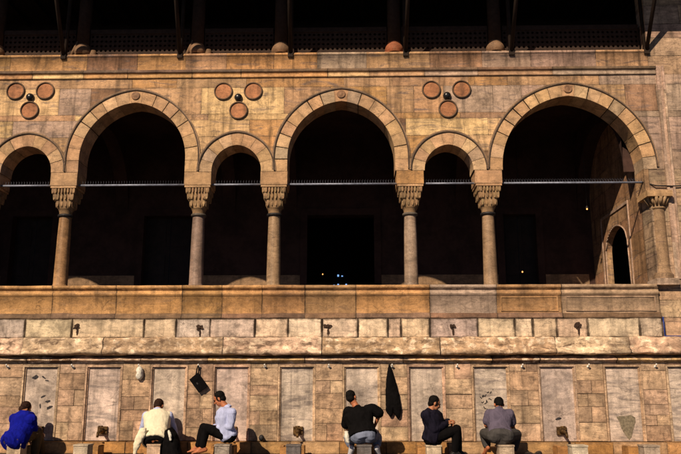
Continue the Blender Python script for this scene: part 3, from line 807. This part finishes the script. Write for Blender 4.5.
def skin_mesh(mb, name, mat, parent, origin, voxel=.009, smooth=3, folds=0, seed=0, fs=9):
    o = mb.build(name, mat, parent, origin, merge=True)
    m = o.modifiers.new('r', 'REMESH'); m.mode = 'VOXEL'; m.voxel_size = voxel; m.use_smooth_shade = True
    if smooth:
        s = o.modifiers.new('s', 'SMOOTH'); s.factor = .5; s.iterations = smooth
    dg = bpy.context.evaluated_depsgraph_get(); dg.update()
    me = bpy.data.meshes.new_from_object(o.evaluated_get(dg))
    o.modifiers.clear(); old = o.data; o.data = me; me.name = name; bpy.data.meshes.remove(old)
    if not me.materials: me.materials.append(mat)
    if folds:
        nn = [v.normal.copy() for v in me.vertices]
        for v, q in zip(me.vertices, nn):
            p = v.co
            w = noise.noise(Vector((p.x*fs+seed, p.y*fs, p.z*fs*1.5))) * .6 + (1 - abs(noise.noise(Vector((p.x*fs*1.7+p.z*fs, p.y*fs*1.7+seed, p.z*fs*1.1))))*2) * .5
            v.co = p + q * (w * folds)
    me.polygons.foreach_set('use_smooth', [True]*len(me.polygons)); me.update()
    return o
def hand(mb, w, d, nrm, side, curl=.5):
    """w wrist, d finger direction, nrm back of the hand, side = +1/-1 where the thumb leaves"""
    d = Vector(d).normalized(); nrm = Vector(nrm); nrm = (nrm - d*nrm.dot(d)).normalized(); s = d.cross(nrm) * side; w = Vector(w)
    ell(mb, w + d*.045, d*.054, s*.042, nrm*.017)
    for k in range(4):
        o = (-.0285 + k*.019); L = (.058, .072, .076, .066)[k]
        b = w + d*(.086 - abs(o)*.25) + s*o
        d1 = (d*math.cos(curl*.8) - nrm*math.sin(curl*.8)); d2 = (d*math.cos(curl*1.9) - nrm*math.sin(curl*1.9)); d3 = (d*math.cos(curl*2.6) - nrm*math.sin(curl*2.6))
        p1 = b + d1*L*.5; p2 = p1 + d2*L*.32; p3 = p2 + d3*L*.24
        chain(mb, [(b, .0105), (p1, .0098), (p2, .009), (p3, .0078)], 8)
    t0 = w + d*.03 + s*.034; t1 = t0 + (d*.6 + s*.7 - nrm*.3).normalized()*.042; t2 = t1 + (d*.95 + s*.15 - nrm*.4).normalized()*.032
    chain(mb, [(t0, .014), (t1, .0115), (t2, .0085)], 8)
def foot(mb, ank, toe_dir, bare=True, r=1.0):
    a = Vector(ank); d = Vector(toe_dir); d.z = 0; d.normalize(); u = Vector((0, 0, 1)); s = d.cross(u)
    dn = Vector(toe_dir).normalized()
    h = a - dn*.05 - u*.045; b = a + dn*.10 - u*.052; t = a + dn*.155 - u*.06
    chain(mb, [(a, .042*r), (h, .036*r)]); chain(mb, [(h, .036*r), (b, .036*r)]); chain(mb, [(a, .04*r), (b, .03*r)])
    ell(mb, b + dn*.005, dn*.065, s*.046*r, Vector((0, 0, .024*r)))
    if bare:
        for k in range(5):
            q = b + s*(-.036 + .018*k) + dn*(.04 - .006*k); chain(mb, [(q, .0115 if k else .014), (q + dn*(.028 - .003*k), .0095 if k else .012)], 8)
    else: ell(mb, t - dn*.02, dn*.05, s*.042*r, Vector((0, 0, .03*r)))

def person(key, J, fwd, up, label, spec):
    V = {k: Vector(v) for k, v in J.items()}
    fwd = Vector(fwd).normalized(); up = Vector(up); up = (up - fwd*up.dot(fwd)).normalized(); sd = fwd.cross(up)
    org = (V['pel'].x, V['pel'].y, .366)
    pel, nk, hd = V['pel'], V['neck'], V['head']
    latC = (V['shR'] - V['shL']).normalized(); hl = (V['knR'] - V['knL']); hl.z *= .3
    latP = (latC * .6 + hl.normalized() * .4).normalized()
    back = spec.get('back', .05); ax = (nk - pel)
    bdir = latC.cross(ax).normalized()      # points to the front of the chest
    hips = {s: pel + latP * (.095 if s == 'R' else -.095) for s in 'LR'}
    def spine(t): return pel + ax*t - bdir*(back*math.sin(PI*min(1, t))) 
    W = [(-.17, .12, .09), (-.08, .165, .115), (0, .178, .125), (.2, .168, .118), (.42, .158, .115), (.62, .178, .125), (.8, .188, .12), (.92, .15, .095), (1.0, .085, .07), (1.06, .05, .05)]
    def torso(mb, g=0, t0=-1, t1=2, wide=1.0):
        rings = []
        for t, w, d in W:
            if t < t0 or t > t1: continue
            l = latP.lerp(latC, max(0, min(1, t))).normalized(); tg = (spine(t+.05) - spine(t-.05)).normalized(); l = (l - tg*l.dot(tg)).normalized(); f = l.cross(tg)
            rings.append((spine(t), l*((w*wide)+g), f*(d+g), 2.5))
        loft(mb, rings)
    def arm(mb, s, g=0, upto=2, frac=1.0):
        sh, el, wr = V['sh'+s], V['el'+s], V['wr'+s]
        inner = sh.lerp(spine(.8), .35)
        chain(mb, [(inner, .07+g), (sh, .062+g)])
        if upto == 1:
            e = sh.lerp(el, frac); chain(mb, [(sh, .06+g), (e, .050+g*1.4)])
        else:
            chain(mb, [(sh, .058+g), (sh.lerp(el, .5), .05+g), (el, .042+g)]); w_ = el.lerp(wr, frac)
            chain(mb, [(el, .042+g), (el.lerp(wr, .35), .042+g), (w_, .028+g*1.1)])
    def leg(mb, s, g=0, frac=1.0):
        h, k, a = hips[s], V['kn'+s], V['an'+s]
        chain(mb, [(h, .095+g), (h.lerp(k, .5), .078+g), (k, .058+g)])
        a_ = k.lerp(a, frac); chain(mb, [(k, .056+g), (k.lerp(a, .3), .056+g), (a_, .056+g + (.038-.056)*frac)])
    # ---- body: one continuous skin
    b = MB(); torso(b, -.012)
    chain(b, [(spine(.97), .06), (nk.lerp(hd, .5), .052), (hd - up*.03 - fwd*.02, .054)])
    ell(b, hd + up*.03 - fwd*.012, fwd*.094, sd*.074, up*.09, 20)
    ell(b, hd - up*.045 + fwd*.026, fwd*.066, sd*.058, up*.074, 18)
    ell(b, hd - up*.093 + fwd*.052, fwd*.028, sd*.03, up*.022, 10)
    ell(b, hd + up*.022 + fwd*.076, fwd*.016, sd*.05, up*.012, 10)
    chain(b, [(hd + up*.015 + fwd*.086, .009), (hd - up*.024 + fwd*.106, .014)], 8)
    for q in (-1, 1):
        ell(b, hd + sd*q*.014 - up*.027 + fwd*.094, fwd*.012, sd*.011, up*.009, 8)
        ell(b, hd + sd*q*.077 - up*.008 - fwd*.012, fwd*.02, sd*.011, up*.033, 10)
        ell(b, hd + sd*q*.04 - up*.02 + fwd*.064, fwd*.02, sd*.02, up*.02, 8)
    for dz, k in ((-.056, .010), (-.068, .012)): ell(b, hd + up*dz + fwd*.083, fwd*k, sd*.024, up*.007, 8)
    for s in 'LR':
        arm(b, s, -.006); leg(b, s, -.01)
        hd_ = spec.get('hand'+s, {})
        d = Vector(hd_.get('d', (V['wr'+s] - V['el'+s]).normalized())); hand(b, V['wr'+s], d, hd_.get('n', (0, 0, 1)), hd_.get('t', 1 if s == 'L' else -1), hd_.get('c', .5))
        if spec['feet'] == 'bare': foot(b, V['an'+s], spec['toe'][s])
        else: chain(b, [(V['an'+s], .036), (V['an'+s] - Vector((0, 0, .04)), .03)])
    body = skin_mesh(b, 'person', spec.get('skin', M_skin), None, org, voxel=.0062, smooth=2)
    tag(body, label, 'person', 'men seated at the fountain')
    # ---- hair
    h = MB(); hc = spec.get('hairline', .035)
    ell(h, hd + up*(.03 + hc*.35) - fwd*.026, fwd*.090, sd*.081, up*.084, 20)
    ell(h, hd - up*.02 - fwd*.052, fwd*.054, sd*.068, up*.062, 16)
    for q in (-1, 1): ell(h, hd + sd*q*.071 + up*.004 + fwd*.012, fwd*.02, sd*.009, up*.034, 8)
    skin_mesh(h, 'hair', spec.get('hair', M_hair), body, None, voxel=.0065, smooth=1, folds=.006, fs=45)
    for q in (-1, 1):
        e = MB(); ell(e, hd + sd*q*.031 + up*.002 + fwd*.083, fwd*.008, sd*.013, up*.006, 8); e.build('eye', M_eye, body)
        e = MB(); chain(e, [(hd + sd*q*.016 + up*.021 + fwd*.094, .005), (hd + sd*q*.036 + up*.027 + fwd*.088, .006), (hd + sd*q*.052 + up*.02 + fwd*.072, .004)], 6); e.build('eyebrow', spec.get('hair', M_hair), body)
    if spec.get('tache'):
        e = MB(); chain(e, [(hd + sd*.022 - up*.047 + fwd*.086, .006), (hd - up*.043 + fwd*.096, .007), (hd - sd*.022 - up*.047 + fwd*.086, .006)], 6); e.build('moustache', M_hair, body)
    # ---- trousers
    t = MB(); torso(t, .012, -1, .25)
    for s in 'LR': leg(t, s, .014 + spec.get('tg', 0), spec.get('tfrac', .93))
    skin_mesh(t, 'trousers', spec['trousers'], body, None, voxel=.009, smooth=3, folds=.006, seed=3)
    # ---- upper garments, inner first
    for g in spec['tops']:
        m = MB(); torso(m, g['g'], g.get('t0', -.1), 1.01, g.get('w', 1.0))
        for s in 'LR':
            sl = g.get('sleeve'+s, g.get('sleeve', 2))
            if sl == 2: arm(m, s, g['g']*.8, 2, g.get('frac', .9))
            elif sl == 1: arm(m, s, g['g']*.9, 1, g.get('frac', .8))
            else: chain(m, [(V['sh'+s].lerp(spine(.8), .45), .06+g['g']), (V['sh'+s].lerp(spine(.8), .12), .052+g['g'])])
        if g.get('skirt'): ell(m, pel - bdir*.02, latP*.225, bdir*.225, ax.normalized()*.17)
        if g.get('collar'):
            c = nk.lerp(hd, .12); u2 = (hd - nk).normalized(); l = (latC - u2*latC.dot(u2)).normalized(); f = l.cross(u2)
            loft(m, [(c - u2*.05, l*.085, f*.085, 2), (c + u2*.012, l*.064, f*.064, 2)], 16)
        skin_mesh(m, g['name'], g['mat'], body, None, voxel=.0085, smooth=g.get('sm', 3), folds=g.get('folds', .008), seed=g.get('seed', 1), fs=g.get('fs', 9))
    if spec['feet'] != 'bare':
        for s in 'LR':
            f = MB(); foot(f, V['an'+s], spec['toe'][s], False, 1.12); skin_mesh(f, 'shoe', spec['feet'], body, None, voxel=.008, smooth=2)
    return body
J = {}
J['blue'] = dict(pel=(-5.392,-0.86,0.421), neck=(-5.418,-0.56,0.832), head=(-5.421,-0.45,0.913), shR=(-5.187,-0.74,0.739), shL=(-5.588,-0.45,0.746), elR=(-5.176,-0.62,0.522), elL=(-5.326,-0.40,0.495), wrR=(-5.175,-0.42,0.546), wrL=(-5.206,-0.32,0.524), knR=(-5.128,-0.55,0.519), knL=(-5.204,-0.36,0.493), anR=(-5.149,-0.55,0.176), anL=(-5.137,-0.33,0.176))
J['vest'] = dict(pel=(-3.047,-0.88,0.425), neck=(-3.102,-0.57,0.883), head=(-3.124,-0.43,0.956), shL=(-3.285,-0.57,0.800), shR=(-2.901,-0.57,0.801), elL=(-3.360,-0.50,0.567), elR=(-2.855,-0.44,0.631), wrL=(-3.316,-0.30,0.509), wrR=(-2.824,-0.32,0.460), knL=(-3.304,-0.40,0.464), knR=(-3.012,-0.40,0.464), anL=(-3.266,-0.36,0.198), anR=(-3.025,-0.36,0.198))
J['light'] = dict(pel=(-1.826,-0.88,0.490), neck=(-1.870,-0.85,0.938), head=(-2.004,-0.83,1.084), shL=(-1.754,-1.04,0.861), shR=(-1.900,-0.66,0.869), elL=(-1.770,-1.05,0.640), elR=(-1.939,-0.68,0.625), wrL=(-1.995,-0.98,0.629), wrR=(-2.094,-0.80,0.630), knL=(-2.189,-0.95,0.620), knR=(-2.272,-0.74,0.619), anL=(-2.235,-0.95,0.311), anR=(-2.352,-0.74,0.314))
J['black'] = dict(pel=(0.387,-1.00,0.498), neck=(0.291,-0.85,0.930), head=(0.200,-0.80,1.100), shL=(0.150,-0.85,0.874), shR=(0.548,-0.86,0.923), elL=(0.106,-0.68,0.643), elR=(0.663,-0.86,0.850), wrL=(0.188,-0.48,0.521), wrR=(0.580,-0.75,0.630), knL=(0.147,-0.60,0.453), knR=(0.624,-0.60,0.454), anL=(0.198,-0.86,0.301), anR=(0.616,-0.86,0.302))
J['dark'] = dict(pel=(1.505,-1.00,0.452), neck=(1.478,-0.97,0.885), head=(1.566,-0.94,1.012), shR=(1.402,-1.16,0.826), shL=(1.602,-0.78,0.833), elR=(1.524,-1.17,0.601), elL=(1.680,-0.78,0.656), wrR=(1.751,-1.03,0.689), wrL=(1.794,-0.88,0.724), knR=(1.895,-1.08,0.597), knL=(1.932,-0.86,0.604), anR=(1.862,-1.06,0.247), anL=(1.955,-0.84,0.247))
J['purple'] = dict(pel=(2.613,-1.00,0.501), neck=(2.654,-0.74,0.905), head=(2.678,-0.63,0.985), shL=(2.490,-0.76,0.841), shR=(2.821,-0.76,0.841), elL=(2.432,-0.72,0.662), elR=(2.896,-0.62,0.627), wrL=(2.534,-0.48,0.547), wrR=(2.848,-0.42,0.537), knL=(2.424,-0.58,0.519), knR=(2.957,-0.58,0.504), anL=(2.450,-0.62,0.312), anR=(2.910,-0.50,0.241))
person('blue', J['blue'], (.5, .72, -.5), (.35, .1, .9), 'man in a bright blue jacket hunched on a stool, elbow on his knee', dict(
    back=.08, feet=M_bshoe, toe={'L': (.5, .8, -.1), 'R': (.5, .8, -.1)}, trousers=M_olive, tg=.012, hair=M_hair2,
    handR=dict(d=(.3, .7, -.4)), handL=dict(d=(.3, .7, -.4)),
    tops=[dict(name='jacket', mat=M_bluej, g=.045, t0=-1, w=1.15, skirt=True, collar=True, folds=.012, fs=7, sm=5)]))
person('vest', J['vest'], (.1, .66, -.74), (.05, .7, .7), 'man in a cream waistcoat over a light blue shirt, seen from behind', dict(
    back=.07, feet=M_bshoe, toe={'L': (-.1, .9, -.1), 'R': (.1, .9, -.1)}, trousers=M_blk, hair=M_hair2, skin=M_skin2,
    tops=[dict(name='shirt', mat=M_lshirt, g=.016, t0=0, collar=True), dict(name='waistcoat', mat=M_vest, g=.034, t0=-.1, w=1.04, sleeve=0, folds=.009, fs=7, sm=4)]))
person('light', J['light'], (-.80, .12, -.52), (-.5, .05, .85), 'barefoot man in a light blue shirt and black trousers sitting in profile', dict(
    back=.06, feet='bare', toe={'L': (-.97, -.1, -.22), 'R': (-.97, .1, -.22)}, trousers=M_blk, skin=M_skin2,
    handL=dict(d=(-.75, .35, .1), n=(-.2, -.6, .8)), handR=dict(d=(-.7, -.4, -.1), n=(-.2, .3, .9)),
    tops=[dict(name='shirt', mat=M_lshirt, g=.02, t0=-.1, w=1.03, collar=True, folds=.009)]))
person('black', J['black'], (.42, .78, -.25), (-.25, .1, .95), 'man in a black short sleeved shirt and jeans, back turned, arm akimbo', dict(
    back=.04, feet=M_shoe, toe={'L': (-.25, .45, -.55), 'R': (.25, .45, -.55)}, trousers=M_jean, tfrac=.62, tg=.012, skin=M_skin2,
    handR=dict(d=(-.4, .6, -.5), n=(.6, -.2, .3)),
    tops=[dict(name='shirt', mat=M_blk, g=.03, t0=-.02, w=1.14, sleeve=1, frac=.85, collar=True, folds=.009)]))
person('dark', J['dark'], (.88, .18, -.38), (.35, .05, .92), 'man in a dark navy jacket facing right with his hands held over his knees', dict(
    back=.06, feet=M_bshoe, toe={'L': (.95, .1, -.15), 'R': (.95, -.1, -.15)}, trousers=M_blk, tache=True,
    handR=dict(d=(.7, .4, .1), c=.9), handL=dict(d=(.6, -.5, .15), c=.9),
    tops=[dict(name='jacket', mat=M_navy, g=.03, t0=-.14, w=1.06, collar=True, folds=.011, fs=8, sm=4)]))
person('purple', J['purple'], (.02, .68, -.72), (0, .7, .7), 'man in a purple grey polo shirt bending forward, seen from behind', dict(
    back=.09, feet='bare', toe={'L': (-.2, .75, -.5), 'R': (.2, .9, -.3)}, trousers=M_grey, tg=.014, tfrac=.85, skin=M_skin2,
    tops=[dict(name='shirt', mat=M_purp, g=.024, t0=-.02, w=1.0, sleeve=1, frac=.62, collar=True, folds=.008)]))

# ================================================================== things hung up or set down
def drape(name, outline, y, thick, mat, label, cat, seed=0, ctr=None, folds=.012):
    m = MB(); n = len(outline)
    cx = sum(p[0] for p in outline)/n; cz = sum(p[1] for p in outline)/n
    # layered lens: outline pulled in towards front and back
    L = [(.0, 1.0), (.35, .96), (.7, .8), (.95, .5), (1.0, .25)]
    rows = []
    for d, k in L: rows.append([(cx + (x-cx)*k, y - thick*d, cz + (z-cz)*k) for x, z in outline])
    m.face(rows[0])
    for a in range(len(rows)-1):
        for i in range(n): j = (i+1) % n; m.face((rows[a][j], rows[a][i], rows[a+1][i], rows[a+1][j]))
    m.face(rows[-1][::-1])
    o = skin_mesh(m, name, mat, None, (cx, y, max(z for _, z in outline)), voxel=.007, smooth=3, folds=folds, seed=seed, fs=14)
    return tag(o, label, cat)
# the jacket: a long spindle with two tails
drape('hanging_jacket', [(.862, 1.69), (.885, 1.68), (.93, 1.54), (.985, 1.36), (1.03, 1.18), (1.06, 1.0), (1.072, .88), (1.05, .76), (1.02, .735), (.985, .77), (.945, .83), (.925, .85), (.91, .80), (.895, .765), (.865, .77), (.83, .83), (.795, .87), (.80, 1.05), (.80, 1.25), (.815, 1.45), (.84, 1.6)], -.03, .075, M_blk, 'black jacket hanging from a hook, its two tails pointing down', 'jacket', 2, folds=.007)
drape('hat', [(-3.625, 1.645), (-3.585, 1.65), (-3.545, 1.61), (-3.525, 1.54), (-3.53, 1.46), (-3.565, 1.415), (-3.615, 1.41), (-3.655, 1.45), (-3.655, 1.50), (-3.635, 1.53), (-3.66, 1.58)], -.03, .075, M_wcl, 'crumpled white hat hung on a hook above the man in the waistcoat', 'hat', 5, folds=.01)
bag = thing('hanging_bag', (-2.534, -.03, 1.2), 'black shoulder pouch hanging askew by its strap from a hook', 'bag')
bm_ = MB(); c = Vector((-2.525, -.045, 1.36)); an = math.radians(-52); U = (math.cos(an), 0, math.sin(an)); Vv = (-math.sin(an), 0, math.cos(an))
bm_.obox(c, U, (0, 1, 0), Vv, .145, .03, .095); p_ = bm_.build('pouch', M_blk, bag, c)
fl_ = MB(); fl_.obox(c + Vector(Vv)*.03 + Vector((0, -.034, 0)), U, (0, 1, 0), Vv, .148, .006, .066); fl_.build('flap', M_blk, bag, c)
bk = MB(); bk.obox(c + Vector((0, -.043, 0)) - Vector(Vv)*.02, U, (0, 1, 0), Vv, .018, .004, .012); bk.build('clasp', M_iron, bag, c)
st_ = MB(); 
for q in (-.02, .012): chain(st_, [((-2.536+q*.3, -.065, 1.665), .009), ((-2.545+q, -.05, 1.60), .011), ((-2.55+q*1.5, -.045, 1.48), .011)], 6)
st_.build('strap', M_blk, bag)
# black jacket folded over the right side of the second man's stool, white towel at his left
m = MB(); 
loft(m, [((-2.83, -.86, .60), (.05, 0, .03), (0, .09, 0), 2.2), ((-2.79, -.86, .50), (.10, 0, .02), (0, .13, 0), 2.3), ((-2.765, -.87, .38), (.135, 0, 0), (0, .15, 0), 2.4), ((-2.75, -.88, .25), (.15, 0, 0), (0, .16, 0), 2.4), ((-2.745, -.88, .152), (.17, 0, 0), (0, .17, 0), 2.3)])
tag(skin_mesh(m, 'draped_coat', M_blk, None, (-2.79, -1.0, .15), folds=.016, seed=4, fs=8), 'black coat heaped at the right side of the man in the cream waistcoat', 'coat')
m = MB(); chain(m, [((-2.79, -1.0, .57), .018), ((-2.755, -1.03, .50), .026), ((-2.745, -1.035, .43), .016)])
tag(skin_mesh(m, 'white_towel', M_wcl, None, (-2.76, -1.16, .43), folds=.008, seed=1, fs=20), 'small white towel tucked over the heaped black coat', 'towel')
m = MB(); loft(m, [((-3.21, -.98, .62), (.05, 0, 0), (0, .04, 0), 2.2), ((-3.25, -1.02, .48), (.075, 0, 0), (0, .04, 0), 2.2), ((-3.29, -1.03, .36), (.06, 0, 0), (0, .035, 0), 2.2), ((-3.325, -1.03, .20), (.016, 0, 0), (0, .02, 0), 2.2)])
tag(skin_mesh(m, 'cream_cloth', M_vest, None, (-3.31, -1.1, .2), folds=.01, seed=2, fs=14), 'pointed cream cloth tail hanging at the left of the waistcoat', 'cloth')
m = MB(); loft(m, [((.12, -1.0, .57), (.03, 0, 0), (0, .05, 0), 2.2), ((.125, -1.02, .48), (.042, 0, 0), (0, .06, 0), 2.2), ((.145, -1.02, .39), (.03, 0, 0), (0, .05, 0), 2.2)])
tag(skin_mesh(m, 'white_towel', M_wcl, None, (.11, -1.02, .38), folds=.008, seed=2, fs=14), 'white towel hanging at the left hip of the man in jeans', 'towel')
sh_ = MB()
m = MB(); ell(m, (3.12, -.72, .19), (.075, 0, 0), (0, .13, 0), (0, 0, .045)); ell(m, (3.27, -.72, .195), (.06, 0, .02), (0, .13, 0), (0, 0, .05)); ell(m, (3.2, -.70, .18), (.12, 0, 0), (0, .09, 0), (0, 0, .03))
tag(skin_mesh(m, 'black_bag', M_bshoe, None, (3.19, -.72, .15), folds=.006, seed=2, fs=14), 'small black bag on the ground right of the man in purple', 'bag')
m = MB(); ell(m, (-1.37, -.15, .42), (.05, 0, 0), (0, .05, 0), (0, 0, .055))
m.bar((-1.37, -.15, .42), (-1.37, .03, .42), .03)
skin_mesh(m, 'valve', M_iron, fw, (-1.37, 0, .42), smooth=1)
# ================================================================== lamps in the gallery
def lamp(loc, top, label):
    t = thing('hanging_lamp', loc, label, 'lamp', 'small lamps inside the gallery')
    a = MB(); a.bar((loc[0], loc[1], loc[2]+.05), (loc[0], loc[1], top), .005, n=5); a.build('cord', M_iron, t)
    b = MB(); b.lathe((loc[0], loc[1], loc[2]-.03), [(0, 0), (.013, .006), (.017, .02), (.01, .036), (0, .04)], 10); b.build('bulb', M_bulb, t)
    c = MB((.1, .08, .05)); c.lathe((loc[0], loc[1], loc[2]+.02), [(.035, -.01), (.02, .02), (.008, .04)], 10); c.build('lamp_cap', M_iron, t)
lamp((5.2, 2.0, 5.02), 7.2, 'small lit lamp hanging in the gallery just below the rod of the largest right arch')
lamp((4.05, 3.3, 3.88), 7.2, 'small lit lamp hanging low behind the large right arch beside a column')
lamp((-.64, 7.0, 4.42), 7.0, 'tiny orange lamp glowing in the open middle doorway')
# far window of the hall
wn = thing('hall_window', (-.2, YB+5.9, 3.9), 'small bluish daylit window glimpsed through the dark middle doorway', 'window')
fr = MB((.03, .02, .02)); 
for i in range(5): fr.box(-.45+.125*i-.012, -.45+.125*i+.012, YB+5.92, YB+5.98, 4.1, 5.0)
for j in range(4): fr.box(-.462, .062, YB+5.925, YB+5.975, 4.1+.29*j, 4.13+.29*j)
fr.build('window_lattice', M_iron, wn)
pn = MB()
for (i, j) in ((0, 1), (1, 1), (3, 1), (1, 0), (3, 0), (2, 2), (1, 2)): pn.box(-.425+.125*i, -.375+.125*i, YB+5.94, YB+5.96, 4.17+.29*j, 4.17+.29*j+.03+.03*(i % 2))
pn.build('window_pane', M_pane, wn)

# ================================================================== light, sky, camera
SUN = Vector((1.85, 3.6, -2.92)).normalized()
EL = math.asin(-SUN.z)
w = bpy.data.worlds.new('World'); S.world = w; w.use_nodes = True
nt = w.node_tree; nt.nodes.clear()
sky = nt.nodes.new('ShaderNodeTexSky'); sky.sky_type = 'NISHITA'; sky.sun_disc = False
sky.sun_elevation = EL; sky.air_density = .3; sky.dust_density = .15; sky.ozone_density = 1.0; sky.sun_rotation = math.atan2(-SUN.x, -SUN.y)
bg = nt.nodes.new('ShaderNodeBackground'); bg.inputs[1].default_value = .05
ow = nt.nodes.new('ShaderNodeOutputWorld'); nt.links.new(sky.outputs[0], bg.inputs[0]); nt.links.new(bg.outputs[0], ow.inputs[0])
ld = bpy.data.lights.new('sun', 'SUN'); ld.energy = 5.0; ld.angle = math.radians(.5); ld.color = (1, .785, .56)
lo = bpy.data.objects.new('sun', ld); C.objects.link(lo); lo.rotation_euler = SUN.to_track_quat('-Z', 'Y').to_euler(); lo.location = (-8, -16, 14)
cd = bpy.data.cameras.new('camera'); cam = bpy.data.objects.new('camera', cd); C.objects.link(cam); S.camera = cam
D = 13.8; cam.location = (D*math.tan(math.radians(1.2)), -D, 1.15)
cam.rotation_euler = (math.radians(90+12.46), 0, math.radians(1.2))
cd.sensor_width = 36; cd.lens = 36*760/681; cd.clip_end = 1000
S.view_settings.view_transform = 'Standard'; S.view_settings.look = 'None'; S.view_settings.gamma = 1
S.view_settings.exposure = 0.0; S.view_settings.use_curve_mapping = False
S.render.engine = 'CYCLES'
